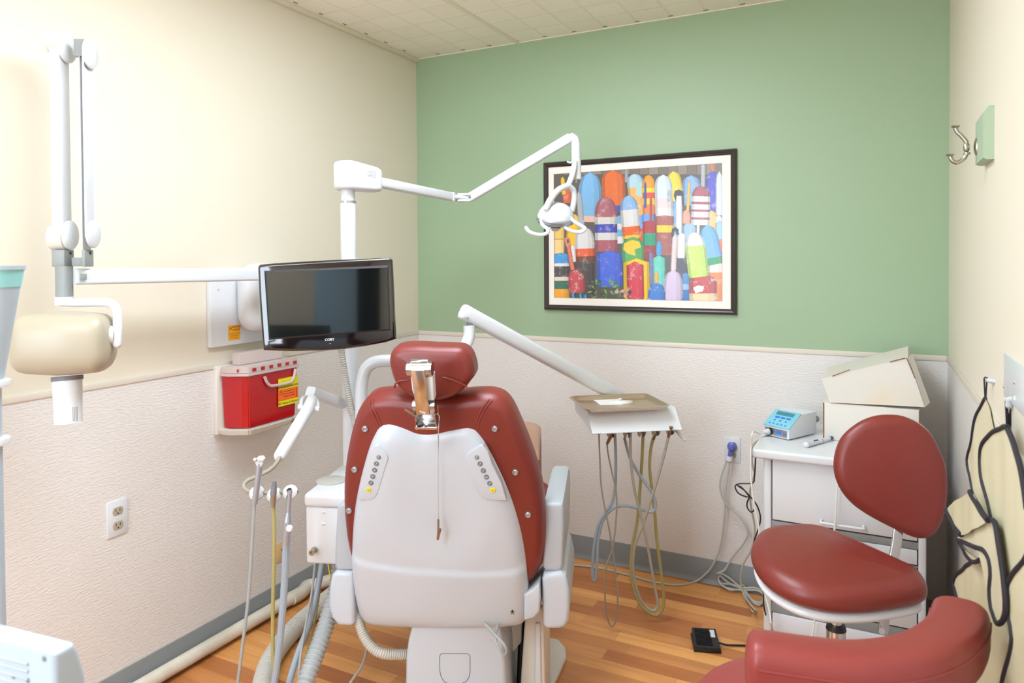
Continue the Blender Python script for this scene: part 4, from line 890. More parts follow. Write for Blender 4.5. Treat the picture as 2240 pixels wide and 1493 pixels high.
b = plan_prism([(fl+0.01, 0.03), (fl+0.01, 0.07), (fr_-0.03, 0.07), (fr_-0.03, 0.03)], zt2+0.028, zt2+0.075, 0.004, 1.0); part('drop_slot', b, M['frost'], box_)
for k in range(7):
    uu = fl-0.005+k*(fr_-fl)/6.2
    if k == 0: b = MB().bx((XL+0.095, fl-0.02, zt2+0.017), (0.003, 0.017, 0.011), Matrix.Rotation(0.5, 3, 'Z'), 0.001)
    else: b = MB().box2((XL+dep+0.001, uu-0.009-0.01, zt2+0.011), (XL+dep+0.0035, uu+0.009-0.01, zt2+0.023), bev=0.001)
    part('lid_window', b, M['red'], box_, label='small red lid window')
hq = [sp(579, 824, .008), sp(583, 834, .008), sp(590, 842, .008), sp(600, 843, .008), sp(630, 837, .008), sp(639, 832, .008), sp(644, 820, .008), sp(646, 806, .008)]
hp_ = [WLo(dep+0.008) @ Vector((a, c_, 0)) for a, c_ in hq]
part('handle', MB().sweep(hp_, 0.0028, 0.0065, upv=Vector((1, 0, 0)).cross(UZ)*0+UZ*1 if False else Vector((1, 0, 0)), p=3, n=14).bm and MB().tube(hp_, 0.0055, n=12), M['frost'], box_)
ly = [sp(608, 829), sp(651, 818), sp(650, 881), sp(608, 890)]
u0, u1, v0, v1 = ly[0][0], ly[1][0], ly[3][1], ly[0][1]; LB = WLo(dep+0.0008)
lbl = part('warning_label', MB(LB).box2((u0, v0, 0), (u1, v1, 0.0004)), M['lblyel'], box_); hh = v1-v0; ww = u1-u0
part('label_panel', MB(LB).box2((u0, v0+hh*0.19, 0.0004), (u1, v0+hh*0.60, 0.0007)), M['lblor'], lbl)
b = MB(LB @ Matrix.Translation((0, 0, 0.0009)))
b.text('BD Sharps Collector', hh*0.115, Matrix.Translation(((u0+u1)/2, v0+hh*0.095, 0)), 0.0001)
b.text('DANGER BIOHAZARD', hh*0.10, Matrix.Translation(((u0+u1)/2, v0+hh*0.68, 0)), 0.0001); b.text('- - - - - - - - - - -', hh*0.10, Matrix.Translation(((u0+u1)/2, v0+hh*0.90, 0)), 0.0001)
for k in range(9): b.box2((u1-0.012, v0+hh*(0.23+0.038*k), 0), (u1-0.005, v0+hh*(0.245+0.038*k), 0.0001))
for k in range(3):
    a0 = radians(90+120*k); b.tube([(u0+0.014+0.0055*cos(a0)+0.004*cos(t_), v0+hh*0.47+0.0055*sin(a0)+0.004*sin(t_), 0) for t_ in [a0-2.4+4.8*j/12 for j in range(13)]], 0.0006, n=5, smooth=False)
for k in range(3): b.box2((u0+0.026, v0+hh*(0.50-0.09*k), 0), (u1-0.018, v0+hh*(0.515-0.09*k), 0.0001))
part('label_print', b, M['ink'], lbl)
bk2 = thing('sharps_bracket', 'cream wall bracket with a lock holding the red sharps box', 'bracket', (XL+0.03, 1.95, zb2))
part('back_plate', MB(WL).box2((fl-0.05, zb2-0.022, -0.001), (fr_+0.012, zt2+0.03, 0.018), bev=0.002), M['offw'], bk2)
b = plan_prism([(fl-0.048, 0.012), (fl-0.046, 0.055), (fl-0.004, dep+0.006), (fr_-0.004, dep+0.006), (fr_+0.01, dep-0.012), (fr_+0.01, 0.012)], zb2-0.026, zb2-0.0015, 0.005, 0.9)
part('cradle', b, M['offw'], bk2)
q = uv(642, 924, WLo(dep+0.004)); part('lock', MB(WLo(dep-0.002)).lathe([(0.0085, 0), (0.0085, 0.008), (0.006, 0.009), (0.003, 0.007), (0, 0.007)], Matrix.Translation((q[0], zb2-0.013, 0)), n=20), M['nickel'], bk2)
# painted drain pipe along the skirting
pz = 0.036
pp = [Vector((-2.085, 1.12, pz)), Vector((-2.085, 2.0, pz)), Vector((-2.082, 2.16, pz))]
P2 = [Vector((-2.082, 2.16, pz)), PZ(692, 1278, pz), PZ(722, 1268, pz), PZ(760, 1262, pz), PZ(830, 1262, pz)]
dp = thing('drain_pipe', 'painted white plastic drain pipe lying along the left skirting', 'pipe', (-2.085, 1.6, 0))
part('pipe', MB().tube(pp, 0.0235, n=24, smooth=False), M['pvc'], dp)
part('elbow', MB().tube([P2[0]-Vector((0, 0.06, 0)), P2[0], (P2[0]+P2[1])/2+Vector((-0.02, 0.01, 0)), P2[1]], 0.027, n=24), M['pvc'], dp)
part('branch', MB().tube(P2[1:], 0.0235, n=24), M['pvc'], dp)
PC = PZ(278, 1520, 0.03)
single('pipe_cap', MB().rod((PC.x, PC.y, 0), (PC.x, PC.y, 0.05), 0.028, n=24).sph((PC.x, PC.y, 0.05), (0.028, 0.028, 0.012), 20), M['offw'], 'short white capped pipe stub on the floor at the bottom left', 'pipe', origin=(PC.x, PC.y, 0))

# ================================================================== GREEN WALL: PICTURE, OUTLET
GW = frame((0, YG, 0), (1, 0, 0), (0, -1, 0))      # u = x, v = z, out of the wall
a = tr([(1188, 355), (1611, 324), (1610, 688), (1188, 678)], GW, 0.022)
u0 = (a[0][0]+a[3][0])/2; u1 = (a[1][0]+a[2][0])/2; v0 = (a[2][1]+a[3][1])/2; v1 = (a[0][1]+a[1][1])/2
pic = thing('framed_picture', 'large framed photograph of painted wooden buoys on the green wall', 'picture', ((u0+u1)/2, YG, (v0+v1)/2))
fw_ = 0.024; prf = [(0, 0), (0, 0.014), (0.004, 0.021), (0.011, 0.024), (0.018, 0.021), (0.024, 0.013), (0.024, 0)]
b = MB(GW); loops = []
for ins_, h in prf: loops.append([b.v((x, y, h)) for x, y in ((u0+ins_, v0+ins_), (u1-ins_, v0+ins_), (u1-ins_, v1-ins_), (u0+ins_, v1-ins_))])
for A_, B_ in zip(loops, loops[1:]+loops[:1]):
    for k in range(4): b.f([A_[k], A_[(k+1) % 4], B_[(k+1) % 4], B_[k]])
part('frame', b, M['frame'], pic, 30)
part('mat_board', MB(GW).box2((u0+fw_-0.002, v0+fw_-0.002, 0.002), (u1-fw_+0.002, v1-fw_+0.002, 0.009)), M['matb'], pic)
pm = tr(crop(1160, 310, 1792/480, [(193, 262), (1566, 172), (1568, 1300), (194, 1272)]), GW, 0.01)
pu0, pu1, pv0, pv1 = (pm[0][0]+pm[3][0])/2, (pm[1][0]+pm[2][0])/2, (pm[2][1]+pm[3][1])/2, (pm[0][1]+pm[1][1])/2
def printmat():
    m = bpy.data.materials.new('buoy photograph print'); m.use_nodes = True; N = m.node_tree.nodes; L = m.node_tree.links; b = N['Principled BSDF']
    at = N.new('ShaderNodeVertexColor'); at.layer_name = 'Col'; tc = N.new('ShaderNodeTexCoord'); nz = N.new('ShaderNodeTexNoise'); nz.inputs['Scale'].default_value = 46; nz.inputs['Detail'].default_value = 8; nz.inputs['Roughness'].default_value = 0.7
    rp = N.new('ShaderNodeValToRGB'); rp.color_ramp.elements[0].position = 0.54; rp.color_ramp.elements[1].position = 0.63; mx = N.new('ShaderNodeMix'); mx.data_type = 'RGBA'
    ml = N.new('ShaderNodeMath'); ml.operation = 'MULTIPLY'; L.new(at.outputs['Alpha'], ml.inputs[1])
    L.new(tc.outputs['Object'], nz.inputs[0]); L.new(nz.outputs[0], rp.inputs[0]); L.new(rp.outputs[0], ml.inputs[0]); L.new(ml.outputs[0], mx.inputs[0])
    L.new(at.outputs['Color'], mx.inputs[6]); mx.inputs[7].default_value = lin((232, 226, 222)); L.new(mx.outputs[2], b.inputs['Base Color']); b.inputs['Roughness'].default_value = 0.25
    return m
class PR:
    def __init__(s): s.b = MB(GW); s.cl = s.b.bm.loops.layers.float_color.new('Col'); s.z = 0.0095
    def poly(s, pts, col, wear=0.0):
        s.z += 0.000004; vs_ = []
        for p in pts:
            q = uv(1160+p[0]/(1792/480), 310+p[1]/(1792/480), GW, 0.01); vs_.append(s.b.v((min(pu1, max(pu0, q[0])), min(pv1, max(pv0, q[1])), s.z)))
        f_ = s.b.f(vs_)
        if f_:
            f_.normal_update()
            if f_.normal.y > 0: f_.normal_flip()
            col = tuple(c*0.91+236*0.09 for c in col)
            for l in f_.loops: l[s.cl] = (*lin(col)[:3], wear)
            if len(vs_) > 4: bmesh.ops.triangulate(s.b.bm, faces=[f_])
    def buoy(s, x0, y0, x1, y1, w_, bands, wear=0.3, top=0.32, bot=0.06, p=2.2, shade=True):
        """axis from the rounded top (x0,y0) to the base (x1,y1)"""
        L_ = math.hypot(x1-x0, y1-y0); ax, ay = (x1-x0)/L_, (y1-y0)/L_; nx, ny = -ay, ax
        def hw(t_):
            y = t_*L_; r = L_*top; k = 1.0
            if y < r: k = max(0.0, 1-max(0.0, (r-y)/r)**p)**(1/p)
            rb = L_*bot
            if y > L_-rb: k = min(k, max(0.0, 1-((y-(L_-rb))/rb)**2)**0.5*0.12+0.88)
            return k*w_/2
        t0 = 0
        for t1, col in bands:
            ts = [t0+(t1-t0)*k/10 for k in range(11)] if t0 < 0.4 else [t0, (t0+t1)/2, t1-0.02*(t1 > 0.98), t1]
            for sgn, f0, f1, dk in ((1, -1, -0.72, 0.80), (1, -0.72, 0.35, 1.0), (1, 0.35, 0.78, 0.93), (1, 0.78, 1, 0.76)):
                lft = [(x0+ax*t_*L_+nx*hw(t_)*-f0, y0+ay*t_*L_+ny*hw(t_)*-f0) for t_ in ts]; rgt = [(x0+ax*t_*L_+nx*hw(t_)*-f1, y0+ay*t_*L_+ny*hw(t_)*-f1) for t_ in ts]
                s.poly(lft+rgt[::-1], tuple(c*dk for c in col), wear)
            t0 = t1
R_ = PR(); Wt = (226, 222, 222); MR = (168, 84, 96)
R_.poly([(150, 150), (1600, 150), (1600, 1320), (150, 1320)], (84, 76, 72))
for k in range(18): R_.poly([(190+k*78, 160), (190+k*78+74, 160), (190+k*78+74, 262), (190+k*78, 268)], ((122, 108, 94), (136, 122, 108), (112, 98, 86))[k % 3])
B = R_.buoy
B(490, 245, 482, 655, 192, [(0.88, (116, 178, 226)), (1, (240, 186, 170))], 0.1, 0.5)
B(785, 225, 785, 330, 30, [(1, (150, 155, 165))], 0)
B(675, 230, 683, 575, 190, [(0.84, (232, 104, 44)), (1, (60, 80, 180))], 0.05, 0.28)
B(300, 380, 300, 500, 70, [(1, (215, 90, 60))], 0.2); B(262, 285, 275, 430, 36, [(1, (235, 190, 40))], 0)
B(365, 590, 340, 860, 110, [(1, (244, 188, 30))], 0.1)
B(395, 400, 425, 760, 50, [(1, (168, 172, 178))], 0.5)
B(725, 600, 730, 830, 70, [(0.3, (110, 180, 220)), (0.5, Wt), (0.75, (100, 175, 215)), (1, Wt)], 0.2)
B(900, 590, 905, 820, 110, [(0.5, (112, 156, 220)), (1, (215, 80, 40))], 0.2)
B(848, 262, 890, 600, 135, [(0.32, (170, 206, 220)), (0.62, (238, 170, 84)), (1, (230, 165, 85))], 0.35, 0.25)
R_.poly([(862, 330), (905, 335), (912, 450), (868, 440)], (160, 205, 205), 0.3)
B(1200, 430, 1200, 820, 90, [(1, (110, 160, 215))], 0.2)
B(960, 570, 965, 700, 100, [(1, (100, 150, 220))], 0.2)
B(965, 270, 972, 590, 102, [(0.33, (244, 150, 20)), (0.45, (248, 210, 30)), (0.6, (220, 70, 60)), (0.75, (248, 200, 30)), (1, (225, 120, 60))], 0.25)
B(940, 320, 940, 540, 18, [(1, (50, 80, 170))], 0)
B(1165, 240, 1205, 480, 110, [(1, (236, 208, 50))], 0.1)
B(1315, 272, 1315, 520, 145, [(1, (118, 166, 214))], 0.35)
B(1490, 236, 1500, 560, 118, [(1, (78, 74, 190))], 0.35)
B(1480, 175, 1492, 240, 24, [(1, (235, 110, 60))], 0)
B(1545, 240, 1545, 600, 60, [(1, (205, 215, 225))], 0.1)
B(1480, 560, 1480, 720, 90, [(1, (245, 190, 110))], 0.2); B(1540, 600, 1540, 760, 60, [(0.4, Wt), (1, (240, 180, 60))], 0.1)
B(1545, 640, 1548, 900, 66, [(0.6, (150, 195, 225)), (1, (220, 100, 60))], 0.1)
B(1300, 660, 1300, 800, 110, [(1, (150, 185, 215))], 0.2)
B(1085, 268, 1095, 615, 144, [(0.55, (208, 222, 234)), (0.78, (226, 206, 208)), (1, Wt)], 0.15)
R_.poly([(1118, 400), (1150, 392), (1152, 480), (1120, 492)], (150, 165, 175), 0.5)
B(1095, 600, 1095, 925, 155, [(0.25, (166, 92, 84)), (0.43, (240, 200, 40)), (1, (160, 84, 76))], 0.15, 0.04)
B(1300, 312, 1285, 570, 24, [(1, (240, 180, 60))], 0); B(1275, 555, 1275, 668, 68, [(1, (242, 156, 132))], 0.1, 0.5, 0.3)
B(1412, 175, 1410, 370, 36, [(1, (172, 174, 182))], 0.2, 0.02)
B(1395, 362, 1388, 680, 152, [(0.26, MR), (0.40, Wt), (0.465, MR), (0.60, Wt), (0.655, MR), (0.80, Wt), (0.86, MR), (1, Wt)], 0.1, 0.33)
B(1372, 670, 1370, 760, 26, [(1, (214, 214, 220))], 0, 0.02)
B(985, 450, 985, 660, 20, [(1, (176, 70, 74))], 0, 0.05)
B(975, 642, 975, 960, 112, [(0.33, (172, 56, 60)), (0.64, (38, 150, 112)), (1, (150, 50, 56))], 0.08, 0.04)
B(1052, 810, 1052, 925, 52, [(1, (74, 152, 206))], 0, 0.5, 0.5)
B(615, 450, 622, 895, 184, [(0.37, (178, 96, 112)), (0.50, Wt), (0.655, (62, 70, 190)), (0.79, Wt), (1, (172, 84, 98))], 0.4, 0.36)
B(645, 885, 652, 1185, 212, [(1, (68, 98, 214))], 0.25, 0.03)
B(800, 438, 830, 790, 150, [(0.33, (132, 178, 226)), (0.72, Wt), (0.92, (236, 98, 36)), (1, (246, 196, 50))], 0.25, 0.38)
B(838, 776, 840, 980, 184, [(1, (84, 166, 92))], 0.0, 0.5, 0.4)
R_.poly([(765, 830), (830, 800), (890, 815), (905, 860), (850, 880), (860, 930), (800, 915), (760, 880)], (232, 196, 50), 0.2)
B(868, 950, 872, 1300, 216, [(1, (248, 200, 20))], 0.02, 0.04); B(855, 975, 862, 1300, 140, [(1, (206, 58, 72))], 0.45, 0.06)
B(1000, 960, 1005, 1110, 50, [(0.5, Wt), (1, (190, 60, 60))], 0.1)
B(1050, 925, 1052, 1180, 104, [(1, (92, 200, 178))], 0.15, 0.1)
B(985, 890, 990, 1170, 32, [(1, (110, 115, 165))], 0.2, 0.03)
B(440, 960, 440, 1300, 170, [(1, (72, 66, 66))], 0.15, 0.04)
B(440, 695, 450, 980, 160, [(0.62, (224, 220, 222)), (0.84, (232, 92, 48)), (1, (120, 60, 50))], 0.3, 0.45)
B(235, 670, 235, 915, 88, [(0.5, (242, 196, 90)), (0.52, (150, 110, 60)), (1, (246, 206, 130))], 0.05, 0.05)
B(250, 905, 252, 1300, 136, [(0.22, (60, 146, 214)), (0.28, Wt), (0.50, (64, 62, 62)), (0.58, (225, 205, 190)), (0.75, (52, 104, 82)), (1, (240, 160, 40))], 0.2, 0.12)
B(345, 845, 355, 980, 42, [(1, (226, 224, 224))], 0.1, 0.05)
B(302, 785, 348, 1045, 34, [(1, (222, 112, 84))], 0.35, 0.05); R_.poly([(278, 785), (325, 780), (332, 835), (290, 842)], (226, 130, 104), 0.3); R_.poly([(295, 797), (318, 795), (320, 825), (300, 828)], (120, 80, 60))
B(368, 1040, 385, 1232, 135, [(1, (196, 70, 78))], 0.6, 0.5, 0.3)
for k, (x, y) in enumerate(((340, 1240), (370, 1255), (400, 1245), (425, 1235), (440, 1260), (320, 1270))): R_.poly([(x, y), (x+14, y-18), (x+22, y+40), (x+6, y+50)], ((60, 150, 220), (52, 90, 60))[k % 2])
B(1225, 930, 1245, 1250, 110, [(1, (66, 66, 78))], 0.1, 0.05); B(1270, 1070, 1270, 1300, 60, [(0.4, (70, 130, 190)), (0.6, (140, 180, 215)), (1, (50, 110, 180))], 0.1, 0.05)
B(1235, 740, 1232, 950, 70, [(1, (226, 222, 220))], 0.3, 0.05)
B(1214, 392, 1214, 745, 52, [(0.14, (60, 56, 58)), (1, (226, 226, 232))], 0.1, 0.1); R_.poly([(1172, 440), (1180, 400), (1215, 390), (1250, 405), (1256, 520), (1240, 520), (1236, 440), (1215, 415), (1196, 430), (1190, 490)], (62, 60, 62))
R_.poly([(1150, 760), (1158, 710), (1185, 695), (1212, 712), (1212, 770), (1195, 750), (1180, 722), (1168, 760), (1160, 790)], (60, 62, 58))
B(1184, 752, 1168, 1060, 44, [(1, (222, 200, 198))], 0.2, 0.03)
B(1168, 1045, 1165, 1300, 160, [(1, (206, 186, 214))], 0.1, 0.6)
B(1030, 1060, 1034, 1165, 30, [(1, (238, 170, 60))], 0.1, 0.05); B(1035, 1150, 1030, 1320, 142, [(1, (60, 120, 200))], 0.5, 0.6)
B(1515, 985, 1520, 1310, 130, [(0.25, (230, 210, 200)), (1, (226, 122, 50))], 0.2, 0.05)
B(1440, 678, 1505, 1002, 148, [(0.82, (104, 168, 224)), (1, (24, 146, 84))], 0.08, 0.42)
B(1410, 1082, 1412, 1310, 228, [(0.68, (188, 52, 46)), (1, (234, 206, 154))], 0.55, 0.35); R_.poly([(1330, 1190), (1370, 1170), (1420, 1180), (1410, 1220), (1350, 1235)], (232, 222, 214))
B(1335, 738, 1378, 1104, 168, [(0.30, (228, 230, 232)), (1, (190, 222, 84))], 0.25, 0.42)
random.seed(3)
for k in range(46):
    x = random.uniform(500, 720); y = random.uniform(1150, 1260); a0 = random.uniform(0, 6.28); l_ = random.uniform(25, 60)
    R_.poly([(x, y), (x+l_*cos(a0+0.25)*0.6, y+l_*sin(a0+0.25)*0.6), (x+l_*cos(a0), y+l_*sin(a0)), (x+l_*cos(a0-0.25)*0.6, y+l_*sin(a0-0.25)*0.6)], random.choice([(96, 146, 62), (70, 116, 44), (124, 172, 84), (52, 88, 40)]))
for k in range(16):
    x = random.uniform(700, 820); y = random.uniform(1200, 1275); r_ = random.uniform(8, 20)
    R_.poly([(x+r_*cos(t_), y+r_*sin(t_)) for t_ in (0, 1.2, 2.5, 3.7, 5)], random.choice([(206, 160, 160), (80, 96, 60), (60, 70, 48), (196, 130, 120)]))
R_.b.fix = False
part('photo_print', R_.b, printmat(), pic, 30)
a = tr([(1585, 953), (1620, 953), (1620, 1012)], GW)
go = outlet('wall_outlet', 'white outlet on the back wall with a blue plug in it', frame((0, YG-g, 0), (1, 0, 0), (0, -1, 0)), a[0][0], a[2][1], a[1][0], a[0][1], M['whitepl'])
pg = PY(1601, 977, YG-0.02)
cp = thing('power_plug', 'round blue hospital plug pushed into the back wall outlet with two grey cords', 'plug', tuple(pg))
PGM = frame((pg.x, YG-0.011, pg.z), (1, 0, 0), (0, -1, 0))
part('plug_body', MB(PGM).lathe([(0.019, 0), (0.020, 0.006), (0.018, 0.014), (0.013, 0.017), (0.013, 0.026), (0.009, 0.032), (0, 0.033)], n=28), M['bluepl'], cp)
yw = YG-0.045
def Yp(pts, y=yw, k=1.0): return [PY(a, c_, y) for a, c_ in pts]
def cq4(pts): return crop(1220, 900, 1433/480, pts)
part('strain_relief', MB().rod(PY(1598, 986, yw), PY(1596, 1000, yw), 0.0085), M['bluepl'], cp)
part('cable_tie', MB().rod(PY(1596, 997, yw), PY(1595, 1007, yw), 0.013), M['whitepl'], cp)
fl1 = cq4([(1125, 315), (1098, 500), (1088, 700), (1062, 880), (1010, 1005)]); gr1 = cq4([(900, 1108), (780, 1130), (600, 1105), (450, 1062), (260, 1018), (70, 1000), (-60, 1010)])
part('long_cord', MB().tube(Yp(fl1)+[PY(*cq4([(960, 1065)])[0], YG-0.03)]+[PZ(a, c_, 0.005) for a, c_ in gr1], 0.0043, n=10), M['tubelight'], cp)
c2 = cq4([(1105, 315), (1062, 450), (1068, 535), (1110, 610), (1200, 700), (1242, 785), (1212, 860), (1140, 950), (1092, 1030), (1045, 1055)])
lp = cq4([(1048, 1058), (1080, 1060), (1140, 1100), (1200, 1160), (1250, 1250), (1295, 1305), (1270, 1300), (1230, 1210), (1205, 1165), (1150, 1130), (1070, 1120), (1050, 1090), (1080, 1140), (1190, 1165), (1300, 1165), (1345, 1200), (1325, 1245), (1270, 1230), (1215, 1165), (1120, 1160), (1055, 1110), (1060, 1070), (1120, 1120), (1200, 1150), (1290, 1150), (1350, 1185), (1330, 1255), (1285, 1250), (1230, 1190), (1200, 1150)])
def fw3(a, c_):
    q = PZ(a, c_, 0.008+0.01*random.random())
    if q.y > YG-0.03: q = PY(a, c_, YG-0.03)
    return q
part('bundled_cord', MB().tube(Yp(c2)+[fw3(a, c_) for a, c_ in lp], 0.0042, n=10), M['tubelight'], cp)
q = fw3(*cq4([(1204, 1155)])[0]); part('twist_tie', MB().tube([q+Vector((0.012*cos(t_), 0.004*sin(t_), 0.012*sin(t_)+0.004)) for t_ in [2*pi*k/10 for k in range(11)]], 0.002, n=6, smooth=False), M['yellow'], cp)
# ================================================================== DRAWER CART AND WHAT STANDS ON IT
YC = 2.55
def c6(pts): return crop(1560, 760, 2016/540, pts)
cx0, cx1 = PY(1670, 1100, YC).x, PY(2027, 1100, YC).x
zT = PY(1830, 1001, YC-0.02).z+0.002; zU = PY(1690, 989, YC).z
ct = thing('drawer_cart', 'white metal drawer cart against the back wall behind the stool', 'cabinet', ((cx0+cx1)/2, 2.77, 0))
i0, i1 = PY(1687, 1100, YC).x, PY(2009, 1200, YC).x
b = MB(); b.box2((cx0, YC, 0.06), (i0, 3.0, zU), bev=0.006, seg=3); b.box2((i1, YC, 0.06), (cx1, 3.0, zU), bev=0.006, seg=3); b.box2((cx0+0.003, 2.98, 0.06), (cx1-0.003, 3.0, zU-0.003)); b.box2((i0-0.002, YC+0.02, 0.06), (i1+0.002, 2.98, 0.09))
part('carcass', b, M['whitepl'], ct)
tx0 = PY(1645, 975, YC-0.025).x
part('worktop', MB().box2((tx0, YC-0.03, zT-0.032), (cx1+0.012, 3.03, zT), bev=0.009, seg=4), M['whitepl'], ct)
zz = [(zU-0.004, PY(1690, 1136, YC).z), (PY(1690, 1155, YC).z, PY(2009, 1237, YC).z), (PY(2009, 1246, YC).z, PY(1690, 1315, YC).z), (PY(1690, 1340, YC).z, 0.10)]
part('inner_back', MB().box2((i0, YC+0.03, 0.09), (i1, YC+0.034, zU)), M['darkgap'], ct)
for k, (za, zb_) in enumerate(zz):
    if za-zb_ < 0.02: continue
    d_ = part('drawer', MB().box2((i0+0.003, YC+0.002, zb_), (i1-0.003, YC+0.028, za), bev=0.003), M['whitepl'], ct)
    if k < 3:
        zn = zz[k+1][0]; part('rail', MB().box2((i0, YC+0.006, zn+0.002), (i1, YC+0.03, zb_-0.005), bev=0.001), M['grey'], ct)
    if k in (0, 2):
        ha_, hb_ = PY(1797, 1134, YC), PY(1889, 1154, YC); hz = (ha_.z+hb_.z)/2 if k == 0 else (za-0.03)
        part('handle', MB().tube([(ha_.x, YC+0.004, hz), (ha_.x, YC-0.018, hz), (ha_.x+0.008, YC-0.026, hz), (hb_.x-0.008, YC-0.026, hz), (hb_.x, YC-0.018, hz), (hb_.x, YC+0.004, hz)], 0.0045, n=12, step=0.003), M['whitepl'], d_)
for x in (cx0+0.04, cx1-0.04):
    for y in (YC+0.05, 2.94): part('caster', MB().rod((x-0.012, y, 0.03), (x+0.012, y, 0.03), 0.03, n=20).rod((x, y, 0.04), (x, y, 0.065), 0.01), M['black'], ct)
# ultrasonic control box
A_, B_, C_ = PZ(1671, 951, zT), PZ(1726, 964, zT), PZ(1781, 948, zT)
ex = (B_-A_).normalized(); DW = (B_-A_).length
ey = (C_-B_); DL = ey.length; ey.normalize()
eyp = (ey - ex*ey.dot(ex)).normalized()
DV = Matrix(((ex.x, eyp.x, 0, A_.x), (ex.y, eyp.y, 0, A_.y), (0, 0, 1, zT), (0, 0, 0, 1)))
DL = min(DL, 0.19)
DH = 0.085
dvc = thing('control_unit', 'white boxed control unit with an aqua sloping panel on the cart top', 'medical device', tuple(A_))
hf = 0.040; sl = DL*0.42
b = MB(DV @ frame((0, 0, 0), (0, 1, 0), (1, 0, 0)))   # x = depth, y = up, z = width
b.prism([(0, 0.004), (0, hf), (sl, DH), (DL, DH), (DL, 0.004)], 0, DW, bev=0.003, seg=2); part('casing', b, M['bluewh'] if False else M['whitepl'], dvc)
part('front_panel', MB(DV).box2((0.006, -0.0012, 0.008), (DW-0.008, 0.002, hf-0.006)), M['alu'], dvc)
an = math.atan2(DH-hf, sl); SP = DV @ Matrix.Translation((0, 0, hf)) @ Matrix.Rotation(an, 4, 'X'); SLn = math.hypot(sl, DH-hf)
pn = part('control_overlay', MB(SP).box2((-0.001, -0.002, 0), (DW+0.001, SLn+0.002, 0.0035), bev=0.0012), M['teal'], dvc)
part('display', MB(SP).box2((DW*0.16, SLn*0.70, 0.0035), (DW*0.84, SLn*0.92, 0.0042)), M['tealdk'], pn)
for k in range(3): part('button', MB(SP).box2((DW*(0.22+0.22*k), SLn*0.50, 0.0035), (DW*(0.38+0.22*k), SLn*0.60, 0.005), bev=0.001), M['btnblue'], pn)
for k in range(3): part('button', MB(SP).sph((DW*(0.28+0.22*k), SLn*0.36, 0.0035), (DW*0.045, SLn*0.05, 0.0012), 10), M['tealdk'], pn, label='dark teal button')
for k in range(5): part('button', MB(SP).sph((DW*(0.18+0.155*k), SLn*0.14, 0.0035), (DW*0.04, SLn*0.045, 0.0012), 10), M['btnblue'], pn)
part('mode_button', MB(DV).box2((DW*0.52, -0.003, hf*0.42), (DW*0.70, 0, hf*0.70), bev=0.001), M['btnblue'], dvc)
b = MB(DV @ frame((0, -0.0016, 0), (1, 0, 0), (0, -1, 0))); b.text('Ultrasonic', hf*0.17, Matrix.Translation((DW*0.84, hf*0.5, 0)), 0.0001) if False else [b.box2((DW*0.77, hf*(0.52-0.1*k), 0), (DW*(0.92-0.02*k), hf*(0.56-0.1*k), 0.0002)) for k in range(3)]
part('front_print', b, M['navy'], dvc)
cs = DV @ Vector((DW*0.27, -0.001, hf*0.52)); cn = (DV.to_3x3() @ Vector((-0.45, -1, -0.1))).normalized()
part('socket', MB().rod(cs-cn*0.002, cs+cn*0.006, 0.0125, n=20), M['black'], dvc)
part('connector', MB().rod(cs+cn*0.004, cs+cn*0.013, 0.0105, n=20).rod(cs+cn*0.013, cs+cn*0.030, 0.0085, 0.006, n=18), M['label'], dvc)
kn = DV @ Vector((DW, DL*0.93, DH*0.62)); kx = DV.to_3x3() @ Vector((0, 1, 0)); part('rear_knob', MB().rod(kn-(DV.to_3x3() @ Vector((0.012, 0, 0))), kn-(DV.to_3x3() @ Vector((0.012, 0, 0)))+kx*0.03, 0.012), M['grey'], dvc)
# white cable from the connector down to the foot pedal
Wc = [cs+cn*0.028, cs+cn*0.045-UZ*0.004]+[PY(a, c_, YC-0.045) for a, c_ in ((1647, 945), (1643, 975), (1642, 1020), (1644, 1058), (1650, 1105), (1660, 1155), (1660, 1200), (1661, 1240), (1665, 1270), (1675, 1305))]+[PY(1684, 1340, YC-0.06), PY(1688, 1368, YC-0.07), PZ(1700, 1400, 0.006)]
part('handpiece_cable', MB().tube(Wc+[PZ(1740, 1440, 0.006)], 0.0030, n=8), M['cablew'], dvc)
dc = thing('device_cables', 'dark and taupe cables looping down beside the left end of the cart', 'cable', tuple(PY(1650, 1000, YC-0.03)))
def c4y(pts, y): return [PY(a, c_, y) for a, c_ in cq4(pts)]
part('taupe_cable', MB().tube([DV @ Vector((-0.004, DL*0.8, 0.01)), PY(1652, 968, YC+0.1)]+c4y([(1268, 300), (1276, 370), (1285, 400), (1272, 460), (1256, 520), (1262, 620), (1282, 720), (1286, 800), (1265, 900), (1212, 995), (1196, 1080), (1205, 1160), (1240, 1250)], YC+0.10)+[PZ(*cq4([(1290, 1305)])[0], 0.006)], 0.0034, n=8), M['tubebeige'], dc)
part('black_cable', MB().tube(c4y([(1293, 240), (1291, 330), (1284, 430), (1272, 466), (1185, 470), (1158, 488), (1176, 528), (1210, 548), (1250, 557), (1225, 520), (1196, 490), (1170, 480), (1215, 510), (1262, 560), (1305, 620), (1324, 700), (1302, 790), (1284, 845)], YC+0.06)+[PY(1650, 1215, YC+0.05), PY(1668, 1260, YC+0.03), PY(1672, 1330, YC-0.02), PZ(1690, 1395, 0.006)], 0.0026, n=8), M['black'], dc)
part('black_cable', MB().tube(c4y([(1252, 560), (1238, 590), (1238, 625), (1262, 656), (1285, 640), (1278, 636)], YC+0.06), 0.0026, n=8), M['black'], dc)
